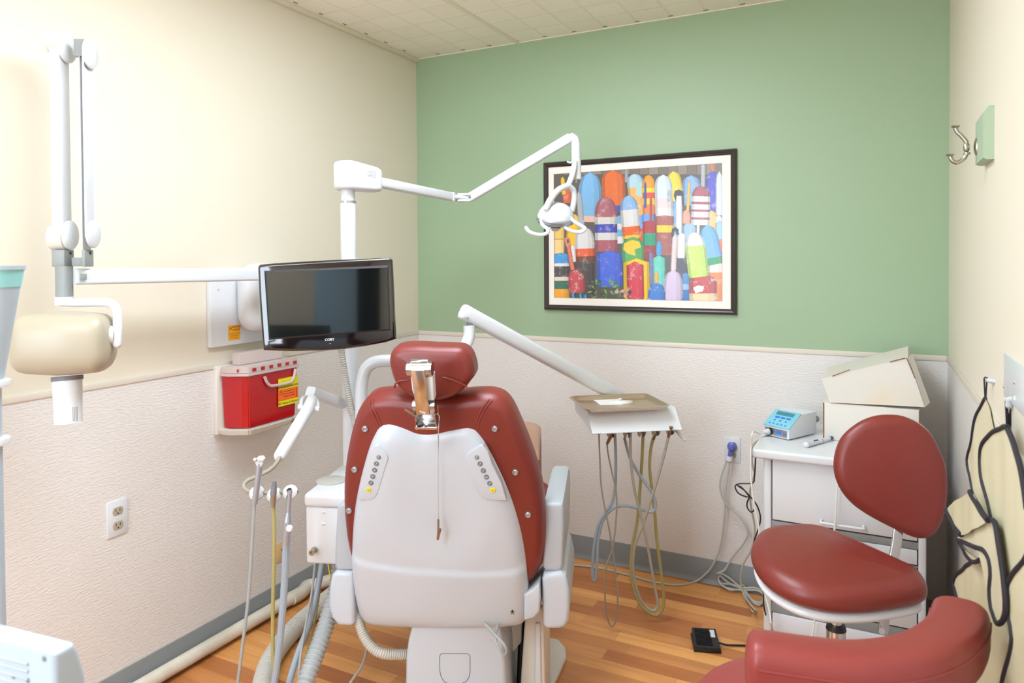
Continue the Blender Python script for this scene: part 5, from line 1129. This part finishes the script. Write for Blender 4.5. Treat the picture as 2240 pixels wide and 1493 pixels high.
# white cord hanging in front of the drawers
single('pull_cord', MB().tube([PY(1832, 1012, YC-0.05), PY(1832, 1050, YC-0.035), PY(1829, 1100, YC-0.035), PY(1824, 1165, YC-0.035), PY(1800, 1250, YC-0.035), PY(1782, 1310, YC-0.035), PY(1782, 1350, YC-0.04), PY(1776, 1390, YC-0.05), PY(1764, 1405, YC-0.06), PZ(1740, 1425, 0.004)], 0.0030, n=8), M['cablew'], 'white cord hanging down in front of the cart drawers', 'cable')
# cordless handpiece
ra, rb = PZ(1764, 972, zT+0.010), PZ(1820, 957, zT+0.010); rd = (rb-ra).normalized()
hpz = thing('cordless_handpiece', 'white cordless handpiece with blue tip lying on the cart top', 'dental instrument', tuple((ra+rb)/2-UZ*0.01))
m1 = ra+(rb-ra)*0.55
part('grip', MB().tube([ra, ra+rd*0.006, m1], [0.0108, 0.0088], n=18, smooth=False).sph(ra, 0.0107, 14), M['whitepl'], hpz)
part('collar', MB().rod(m1-rd*0.002, m1+rd*0.004, 0.0082, n=18), M['inkgrey'], hpz)
part('neck', MB().tube([m1+rd*0.003, m1+(rb-m1)*0.8], [0.0078, 0.0058], n=16, smooth=False), M['whitepl'], hpz)
part('tip', MB().tube([m1+(rb-m1)*0.78, rb], [0.0064, 0.0056], n=16, smooth=False), M['navy'], hpz)
part('side_panel', MB().bx(ra+(m1-ra)*0.6+UZ*0.0072-FH*0.004, (0.028, 0.007, 0.004), Matrix.Rotation(math.atan2(rd.y, rd.x), 3, 'Z'), 0.001), M['navy'], hpz, label='blue side panel')
# cardboard boxes
ybx = 2.76
la = PY(1801, 938, ybx); zc0 = zT+0.001
lx0, lx1 = PY(1801, 900, ybx).x, PY(2012, 930, ybx).x; lz1 = PY(1830, 882, ybx).z
lb_ = thing('cardboard_box', 'lower white cardboard box with brown cut corners standing on the cart', 'box', ((lx0+lx1)/2, ybx+0.12, zc0), 0, 'cardboard boxes on the cart')
part('body', MB().box2((lx0, ybx, zc0), (lx1, 3.0, lz1), bev=0.001), M['card'], lb_)
for xx in (lx0-0.001, lx1-0.003): part('cut_edge', MB().box2((xx, ybx-0.0015, zc0+0.004), (xx+0.004, ybx+0.004, lz1-0.001)), M['cardbrown'], lb_)
ub = thing('cardboard_box', 'upper stained white cardboard box tilted on top of the lower one', 'box', ((lx0+lx1)/2, ybx+0.1, lz1), 0, 'cardboard boxes on the cart')
yf_ = ybx-0.005
Fp = [PY(1815, 880, yf_), PY(2023, 890, yf_), PY(1986, 781, yf_), PY(1797, 828, yf_)]
Fp[0].z = max(Fp[0].z, lz1+0.001); Fp[1].z = max(Fp[1].z, lz1-0.0)
rz_ = max(0, lz1+0.001-min(p.z for p in Fp)); Fp = [p+UZ*rz_ for p in Fp]
Bp = [p+Vector((0.01, 0.235, 0.0)) for p in Fp]; Bp[2] += Vector((0.0, 0, 0.012)); Bp[3] += Vector((0.0, 0, 0.01)); Bp[1] += Vector((0.01, 0, 0.0))
b = MB(); A_ = [b.v(p) for p in Fp]; B_ = [b.v(p) for p in Bp]; b.f(A_); b.f(B_[::-1])
for k in range(4): b.f([A_[k], B_[k], B_[(k+1) % 4], A_[(k+1) % 4]])
part('body', b, M['card'], ub)
b = MB(); off = Vector((0, -0.002, 0)); b.tube([Fp[2]+off+Vector((-0.004, 0, -0.002)), Fp[2]+(Fp[1]-Fp[2])*0.42+off], 0.0015, n=6, smooth=False); b.tube([Fp[3]+(Fp[2]-Fp[3])*0.80+off, Fp[3]+(Fp[2]-Fp[3])*0.97+off], 0.0018, n=6, smooth=False); b.tube([Fp[3]+(Fp[2]-Fp[3])*0.13+off, Fp[3]+(Fp[2]-Fp[3])*0.34+off+UZ*0.008], 0.0016, n=6, smooth=False)
part('torn_edge', b, M['cardbrown'], ub)
b = MB(); A_ = [b.v(p) for p in (Fp[2]+Vector((0.001, 0, 0)), Fp[1]+Vector((0.001, 0, 0)), Fp[1]+Vector((0.017, 0.03, 0.012)), Fp[2]+Vector((0.014, 0.03, 0.010)))]; b.f(A_); part('flap', b, M['card'], ub)
# foot pedal
fp = [PZ(1518, 1426, 0.0), PZ(1578, 1430, 0.0), PZ(1574, 1394, 0.0), PZ(1524, 1388, 0.0)]
fx = (fp[1]-fp[0]).normalized(); FM = frame(fp[0], fx, UZ); fwid = (fp[1]-fp[0]).length; fdep = (fp[2]-fp[1]).length*0.95
pd = thing('foot_pedal', 'small black foot pedal on the wood floor left of the stool', 'foot pedal', tuple(fp[0]))
part('base', MB(FM).box2((0, 0, 0), (fwid, fdep, 0.016), bev=0.003), M['black'], pd)
b = MB(FM); b.prism([(0.0, 0.016), (0.0, 0.020), (fdep*0.97, 0.036), (fdep*0.97, 0.016)], 0.004, fwid-0.004, frame((0, 0, 0), (0, 1, 0), (1, 0, 0)), bev=0.003)
for k in range(12): b.bx((fwid*0.42, fdep*(0.12+0.07*k), 0.0215+0.0166*(0.12+0.07*k)), (fwid*0.6, 0.0018, 0.0018), Matrix.Rotation(math.atan2(0.016, fdep), 3, 'X'))
part('treadle', b, M['black'], pd)
part('label_plate', MB(FM).bx((fwid*0.78, fdep*0.70, 0.0325), (0.017, fdep*0.38, 0.001), Matrix.Rotation(math.atan2(0.016, fdep), 3, 'X')), M['label'], pd)
part('cable', MB().tube([FM @ Vector((fwid, fdep*0.5, 0.012)), PZ(1592, 1410, 0.008), PZ(1640, 1412, 0.005), PZ(1700, 1420, 0.005), PZ(1760, 1450, 0.005)], 0.0035, n=8), M['black'], pd)

# ================================================================== STOOL BY THE CART
SD = 1.76
SCn = D(1833, 1236, SD)
st = thing('operator_stool', 'oxblood operator stool with round backrest standing in front of the cart', 'stool', (SCn.x, SCn.y, 0))
up_s = (UZ*cos(radians(11))+RH*sin(radians(9))-FH*sin(radians(6))).normalized()
SE = frame(SCn, RH, up_s)
so_ = [(1643, 1205), (1648, 1182), (1662, 1163), (1690, 1153), (1725, 1150), (1760, 1149), (1802, 1155), (1853, 1175), (1914, 1202), (1969, 1227), (2009, 1247), (2026, 1268), (2030, 1283), (2022, 1294), (1972, 1305), (1904, 1314), (1836, 1315), (1785, 1308), (1734, 1293), (1684, 1266), (1655, 1236)]
b = MB(SE); b.cushion(tr(so_, SE, 0.0), -0.048, 0.022, r=0.05, rz=0.034, d1=0.012, step=0.012, n=8, h=lambda x, y, z: 0.0)
part('seat', b, M['leather'], st, 70)
b = MB(SE @ Matrix.Translation((0, 0, -0.052))); P_ = tr(so_, SE, 0.0); cxx = sum(p[0] for p in P_)/len(P_); cyy = sum(p[1] for p in P_)/len(P_)
b.cushion([(cxx+(p[0]-cxx)*0.955, cyy+(p[1]-cyy)*0.955) for p in P_], -0.014, 0.012, r=0.02, rz=0.016); part('seat_pan', b, M['whitepl'], st, 60)
cl = D(1829, 1318, SD)
part('gas_column', MB().rod((cl.x, cl.y, 0.34), (cl.x, cl.y, SCn.z-0.05), 0.0145, n=28), M['chrome'], st)
zc1 = D(1830, 1372, SD).z
part('column_sleeve', MB().rod((cl.x, cl.y, 0.10), (cl.x, cl.y, zc1), 0.0225, n=28), M['chrome'], st)
part('sleeve_ring', MB().rod((cl.x, cl.y, zc1-0.004), (cl.x, cl.y, zc1+0.008), 0.024, 0.021, n=28), M['black'], st)
for k in range(5):
    a0 = 2*pi*k/5+0.5; d_ = Vector((cos(a0), sin(a0), 0)); o_ = Vector((cl.x, cl.y, 0))
    lg = part('leg', MB().sweep([o_+UZ*0.12, o_+d_*0.12+UZ*0.10, o_+d_*0.235+UZ*0.072], 0.020, 0.013, p=3, ends=0.006), M['chrome'], st)
    sdv = Vector((-d_.y, d_.x, 0)); part('caster', MB().rod(o_+d_*0.232+UZ*0.025-sdv*0.018, o_+d_*0.232+UZ*0.025+sdv*0.018, 0.025, n=18).rod(o_+d_*0.232+UZ*0.03, o_+d_*0.232+UZ*0.07, 0.006), M['black'], lg)
# back post
bd = 1.93
part('back_bar', MB().sweep([D(1966, 1130, bd+0.02), D(1962, 1180, bd), D(1952, 1235, bd-0.02), D(1940, 1310, bd-0.03), D(1931, 1385, bd-0.04)], 0.0135, 0.005, upv=FH, p=4), M['chrome'], st)
part('bar_bracket', MB().sweep([D(1900, 1316, SD+0.04), D(1920, 1340, bd-0.05)], 0.012, 0.004, p=4).rod(D(1929, 1380, bd-0.06), D(1929, 1380, bd-0.03), 0.008), M['whitepl'], st)
SB = frame(D(1955, 1045, bd), RH*0.97-FH*0.24, -FH*0.95-RH*0.22+UZ*0.12)
bo = [(1956, 908), (1980, 911), (2003, 920), (2028, 936), (2046, 956), (2062, 986), (2073, 1015), (2078, 1045), (2078, 1085), (2073, 1122), (2064, 1150), (2050, 1171), (2030, 1181), (2004, 1179), (1975, 1167), (1930, 1145), (1895, 1125), (1868, 1105), (1845, 1078), (1831, 1047), (1827, 1018), (1831, 990), (1842, 962), (1862, 940), (1890, 921), (1922, 910)]
b = MB(SB); b.cushion(tr(bo, SB), -0.05, 0.0, r=0.03, rz=0.024, d1=0.006, step=0.012, n=8); part('backrest', b, M['leather'], st, 70)
b = MB(SB); b.cushion([(x+0.008, y-0.001) for x, y in tr(bo, SB)], -0.068, -0.040, r=0.016, rz=0.012, step=0.012); part('back_shell', b, M['offw'], st, 60)

# ================================================================== FOREGROUND STOOL WITH CURVED ARM
ZB2 = 0.735
ctl = [(1655, 1455), (1700, 1462), (1780, 1474), (1870, 1483), (1960, 1476), (2030, 1455), (2078, 1420), (2097, 1388), (2100, 1368)]
pb = [PZ(a, c_, ZB2) for a, c_ in ctl]
fs = thing('assistant_stool', 'brick red assistant stool with a curved body bar in the near right corner', 'stool', tuple(PZ(1775, 1560, 0.62).xy)+(0,))
b = MB(); b.sweep(pb, 0.046, 0.050, p=3.2, n=36, ends=0.018, step=0.012); bar = part('body_bar', b, M['leather2'], fs, 70)
def offs(P, side, dz):
    Q = cr(P, 0.02); o = []
    for i, p in enumerate(Q):
        t = (Q[min(i+1, len(Q)-1)]-Q[max(i-1, 0)]).normalized(); o.append(p+t.cross(UZ)*side+UZ*dz)
    return o
for s_ in (1, -1): part('piped_seam', MB().tube(offs(pb, 0.0455*s_, 0.018), 0.0022, n=8), M['leather2'], bar)
fc = PZ(1775, 1560, 0.62); sr = 0.205
b = MB(frame(fc, RH, UZ)); b.cushion([(sr*cos(a), sr*sin(a)) for a in [2*pi*k/24 for k in range(24)]], -0.07, 0.0, r=0.035, rz=0.035, d1=0.012, step=0.015); part('seat', b, M['leather2'], fs, 60)
part('gas_column', MB().rod((fc.x, fc.y, 0.3), (fc.x, fc.y, 0.56), 0.0145).rod((fc.x, fc.y, 0.1), (fc.x, fc.y, 0.34), 0.024), M['chrome'], fs)
mid = pb[4]; part('bar_support', MB().tube([fc-UZ*0.08, Vector((mid.x, mid.y, 0.52))*0.8+Vector((fc.x, fc.y, 0.52))*0.2, Vector((mid.x, mid.y, 0.60)), Vector((mid.x, mid.y, ZB2-0.04))], 0.011), M['chrome'], fs)
for k in range(5):
    a0 = 2*pi*k/5+0.2; d_ = Vector((cos(a0), sin(a0), 0)); o_ = Vector((fc.x, fc.y, 0)); L_ = 0.21
    lg = part('leg', MB().sweep([o_+UZ*0.12, o_+d_*0.12+UZ*0.10, o_+d_*L_+UZ*0.072], 0.020, 0.013, p=3, ends=0.006), M['chrome'], fs)
    sdv = Vector((-d_.y, d_.x, 0)); part('caster', MB().rod(o_+d_*L_+UZ*0.025-sdv*0.018, o_+d_*L_+UZ*0.025+sdv*0.018, 0.025, n=18).rod(o_+d_*L_+UZ*0.03, o_+d_*L_+UZ*0.07, 0.006), M['black'], lg)

# ================================================================== RIGHT WALL: COAT HOOK, APRON RACK, APRONS
hk = thing('coat_hook', 'brushed nickel double coat hook on a green wooden block, right wall', 'coat hook', (XR, 2.05, 1.67))
yA, yB_ = PX(2121, 320, XR-0.022).y, PX(2146, 320, XR).y
zt3, zb3 = PX(2134, 264, XR-0.015).z, PX(2134, 369, XR-0.015).z
b = MB(); b.prism([(zb3, 0), (zt3, 0), (zt3, 0.012), (zt3-0.016, 0.022), (zb3+0.004, 0.022), (zb3, 0.014)], 1.975, 2.115, frame((XR, 0, 0), (0, 0, 1), (0, 1, 0)).to_3x3().to_4x4() if False else Matrix(((0, -1, 0, XR), (0, 0, 1, 0), (1, 0, 0, 0), (0, 0, 0, 1))))
part('block', b, mat('sage green painted block', (168, 188, 160), 0.5), hk, 30)
hx_ = XR-0.022; hy_ = 2.09
def hkp(px, py, y=hy_): return PY(px, py, y)
b = MB(); b.lathe([(0.019, 0), (0.018, 0.003), (0.010, 0.006), (0, 0.007)], Matrix.Translation((hx_, hy_, hkp(2122, 322).z)) @ Matrix.Rotation(-pi/2, 4, 'Y') @ Matrix.Diagonal((1.15, 0.7, 1, 1)), n=24)
part('rosette', b, M['nickel'], hk)
a1 = [hkp(x, y) for x, y in ((2115, 312), (2110, 305), (2102, 296), (2094, 289), (2090, 280))]; a2 = [hkp(x, y) for x, y in ((2115, 334), (2110, 345), (2102, 352), (2092, 356), (2083, 351), (2078, 342))]
b = MB(); b.tube([hkp(2121, 322), hkp(2114, 322)], 0.006); b.sph(hkp(2114, 322), (0.0075, 0.0075, 0.014), 14)
for A_ in (a1, a2):
    b.tube(A_, 0.0052, n=12, step=0.004); e1 = A_[-1]; b.rod(e1, e1+UZ*0.004, 0.0062, 0.0105); b.rod(e1+UZ*0.004, e1+UZ*0.0055, 0.0105, 0.0095)
b.rod(hkp(2115, 334), hkp(2115, 338), 0.0075)
part('hook', b, M['nickel'], hk)
# rack on the wall with two pegs
rk = thing('apron_rack', 'white metal apron rack with two pegs on the right wall', 'rack', (XR, 1.55, 1.15))
zr = PX(2232, 850, XR-0.06).z
part('wall_plate', MB().box2((XR-0.004, 1.30, PX(2215, 870, XR).z-0.01), (XR, 1.80, PX(2215, 835, XR).z+0.05), bev=0.002), M['whitepl'], rk)
K1 = D(2159, 831, 1.66); K2 = D(2193, 837, 1.60); K3 = D(2238, 868, 1.38); J2 = D(2207, 874, 1.42)
b = MB(); b.tube([K1, K2, K3, Vector((XR-0.002, K3.y-0.02, K3.z))], 0.0058, n=12, smooth=False)
part('peg', b, M['whitepl'], rk)
b = MB(); b.tube([J2+Vector((0, 0, -0.012)), J2, D(2225, 870, 1.40), D(2238, 868, 1.375)], 0.0062, n=12, smooth=False); b.sph(J2-UZ*0.012, 0.0062, 10); part('peg', b, M['whitepl'], rk)
for px, py in ((2196, 845), (2219, 836)): q = PX(px, py, XR-0.004); part('screw', MB().sph(q, (0.002, 0.004, 0.004), 8), M['steel'], rk)
# aprons: cloth panels in planes hanging close to the wall
Pa, Pb = Vector((0.150, 2.02, 0)), Vector((0.212, 1.43, 0))
def AF(off): d_ = (Pb-Pa).normalized(); nrm = d_.cross(UZ)*-1 if d_.cross(UZ).x > 0 else d_.cross(UZ); return frame(Pa+nrm*off, d_, nrm)
def cA(pts): return [(2040+x/2.094, 780+y/2.094) for x, y in pts]
def cloth(name, outl, off, par, edges, amp=0.004, freq=38, th=0.003, m='apron', bw=0.0042):
    Mf = AF(off); P_ = tr(cA(outl), Mf); b = MB(Mf)
    amp *= 0.35; wv = lambda x, y: amp*sin(x*freq+y*3.0)+amp*0.6*sin(x*freq*2.3+1.0+y*5)
    C_ = cr(P_, 0.02, True); n = len(C_); cx_ = sum(p.x for p in C_)/n; cy_ = sum(p.y for p in C_)/n
    t = bmesh.new(); vs_ = [t.verts.new((p.x, p.y, 0)) for p in C_]; t.faces.new(vs_); bmesh.ops.triangulate(t, faces=t.faces[:]); 
    for _ in range(3): bmesh.ops.subdivide_edges(t, edges=[e for e in t.edges if e.calc_length() > 0.035], cuts=1); bmesh.ops.triangulate(t, faces=[f_ for f_ in t.faces if len(f_.verts) > 3])
    for v_ in t.verts: v_.co.z = wv(v_.co.x, v_.co.y)
    g2 = t.copy(); 
    for v_ in g2.verts: v_.co.z -= th
    t.transform(Mf); g2.transform(Mf); b.M = I4; b.add(t); b.add(g2); b.fix = False
    o = part(name, b, M[m], par, 60)
    for eg in edges:
        q = cr(tr(cA(eg), Mf), 0.012); q = [Mf @ Vector((p.x, p.y, wv(p.x, p.y))) for p in q]
        part('binding', MB().tube(q, bw*0.42, n=10, smooth=False), M['binding'], o)
    return o
ap1 = thing('lead_apron', 'cream lead apron with black binding on the far rack peg, partly hidden', 'apron', tuple(D(2158, 900, 1.64)), 0, 'lead aprons on the rack')
far = [(240, 190), (205, 260), (185, 370), (160, 470), (172, 545), (190, 620), (215, 700), (275, 780), (330, 700), (300, 400), (262, 240)]
cloth('bib_panel', far, -0.006, ap1, [far[:7]], bw=0.009)
lowe = [(205, 925), (150, 960), (105, 1012), (100, 1050), (118, 1100), (150, 1250), (190, 1600), (345, 1600), (350, 1200), (330, 950)]
cloth('skirt_panel', lowe, -0.002, ap1, [[(208, 930), (150, 960), (106, 1010), (99, 1045), (116, 1095), (150, 1250), (190, 1600)]], bw=0.011)
part('hanging_loop', MB().tube([D(*q, 1.655) for q in cA([(241, 195), (236, 100), (241, 93), (250, 96), (248, 120), (243, 195)])], 0.0017, n=6, smooth=False), M['binding'], ap1)
ap2 = thing('lead_apron', 'cream lead apron with black binding on the near rack peg, its flap folded outward', 'apron', tuple(D(2205, 940, 1.42)), 0, 'lead aprons on the rack')
nearp = [(330, 320), (270, 348), (235, 400), (221, 460), (226, 530), (246, 620), (270, 735), (300, 800), (322, 950), (345, 1060), (360, 1200), (372, 1290), (340, 1430), (300, 1600), (430, 1600), (440, 900), (410, 560), (380, 420), (348, 330)]
cloth('bib_panel', nearp, 0.012, ap2, [[(350, 322), (330, 320), (270, 348), (235, 400), (221, 460), (226, 530), (246, 620), (270, 735)], [(345, 322), (380, 420), (405, 520), (425, 700)]], bw=0.0105)
cloth('side_panel', [(440, 900), (395, 960), (350, 1040), (345, 1120), (352, 1190), (372, 1290), (340, 1430), (290, 1600), (470, 1600)], 0.018, ap2, [[(440, 895), (395, 960), (350, 1040), (345, 1120), (352, 1190), (370, 1290), (340, 1430), (295, 1600)]], bw=0.011)
cloth('folded_flap', [(175, 620), (60, 702), (95, 760), (125, 815), (190, 790), (245, 748), (212, 690)], 0.030, ap2, [[(178, 618), (212, 690), (248, 748)], [(60, 700), (95, 760), (127, 815)]], bw=0.0125)
cloth('strap_panel', [(255, 742), (200, 780), (112, 836), (180, 866), (232, 885), (258, 930), (264, 1000), (260, 1060), (264, 1150), (290, 1215), (318, 1218), (338, 1160), (332, 1060), (318, 930), (300, 810), (280, 755)], 0.024, ap2, [[(112, 836), (180, 866), (232, 885), (258, 930), (264, 1000), (260, 1060), (266, 1150), (290, 1213), (318, 1217), (337, 1160), (332, 1060), (318, 930), (300, 810), (280, 755), (255, 742)]], bw=0.011)
cloth('strap_end', [(112, 838), (150, 900), (180, 940), (212, 932), (170, 900)], 0.010, ap2, [[(112, 838), (145, 885), (180, 938), (212, 930)]], bw=0.010)
part('hanging_loop', MB().tube([D(*q, 1.435) for q in cA([(344, 325), (338, 205), (345, 193), (356, 196), (360, 240), (350, 325)])], 0.003, n=6, smooth=False), M['binding'], ap2)

# ================================================================== NEAR LEFT: EQUIPMENT CABINET AND POST
ZL = 0.955
E_ = PZ(118, 1432, ZL); e1 = (PZ(0, 1401, ZL)-E_).normalized(); e2 = (PZ(172, 1407, ZL)-E_); w2 = e2.length; e2 = (e2-e1*e2.dot(e1)).normalized()
EM = Matrix(((e2.x, 0, e1.x, E_.x), (e2.y, 0, e1.y, E_.y), (0, 1, 0, 0), (0, 0, 0, 1)))     # x = away, y = up, z = leftward
eq = thing('suction_cabinet', 'white equipment cabinet with louvres cut off at the lower left corner', 'cabinet', (E_.x, E_.y, 0))
pr = [(0, 0), (0, ZL), (w2*0.95, ZL), (w2*1.15, ZL-0.012), (w2*1.45, ZL-0.045), (w2*1.62, ZL-0.085), (w2*1.72, ZL-0.14), (w2*1.75, 0)]
part('casing', MB(EM).prism(pr, 0, 0.30, bev=0.006, seg=3), M['bluewh'], eq)
FE = frame(E_-UZ*0.0, -e1, -e2)         # front face, x to the right
for k in range(6):
    y_ = -0.018-k*0.0085; part('louvre', MB(FE).bx((-0.072, y_, 0.0006), (0.062, 0.0035, 0.003), None, 0.001), M['teal'] if False else M['armgrey'], eq)
for px, py in ((97, 1440), (30, 1478), (61, 1487)):
    q = uv(px, py, FE); part('screw', MB(FE).sph((q[0], q[1], 0), (0.0035, 0.0035, 0.0015), 10), M['inkgrey'], eq)
post = thing('hose_holder', 'white flanged post carrying an aqua banded tapered tube at the left edge', 'holder', tuple(D(-14, 900, 1.28).xy)+(0,))
pd_ = 1.28; pc_ = D(-14, 900, pd_); KS = pd_/0.86
pcx, pcy = pc_.x, pc_.y
z1_, z2_ = D(0, 838, pd_).z, D(0, 965, pd_).z
part('post', MB().rod((pcx, pcy, 0.0), (pcx, pcy, z1_+0.004), 0.0085*KS, n=24).rod((pcx, pcy, 0.0), (pcx, pcy, 0.02), 0.12, n=32), M['bluewh'], post)
for z_, r_ in ((z1_, 0.0180*KS), (z2_, 0.0165*KS)): part('flange', MB().lathe([(0.012, -0.008), (r_, -0.006), (r_+0.001, 0), (r_, 0.006), (0.012, 0.008)], Matrix.Translation((pcx, pcy, z_)), n=32), M['whitepl'], post)
zt5 = D(20, 582, pd_).z; zb5 = z1_+0.004
tp = [(0.0115, zb5), (0.0195, zb5+(zt5-zb5)*0.45), (0.0300, zb5+(zt5-zb5)*0.93), (0.0345, zt5-0.006), (0.0345, zt5), (0.0300, zt5+0.001), (0, zt5+0.001)]
def conez(za, zb_, r_, m, nm, lab=None):
    f_ = lambda z: KS*0.0108+KS*(0.0343-0.0108)*(z-zb5)/(zt5-zb5)
    return part(nm, MB().lathe([(f_(za)+r_, za), (f_(zb_)+r_, zb_)], Matrix.Translation((pcx, pcy, 0)), n=36), m, post, label=lab)
tb = part('tapered_tube', MB().lathe([(0.0, zb5), (KS*0.0108, zb5), (KS*0.0330, zt5-0.006), (KS*0.0355, zt5-0.006), (KS*0.0358, zt5+0.001), (0, zt5+0.001)], Matrix.Translation((pcx, pcy, 0)), n=36), M['bluewh'], post)
conez(zb5+(zt5-zb5)*0.82, zt5-0.005, 0.0004, mat('aqua band', (150, 212, 214), 0.35), 'colour_band', 'aqua band')
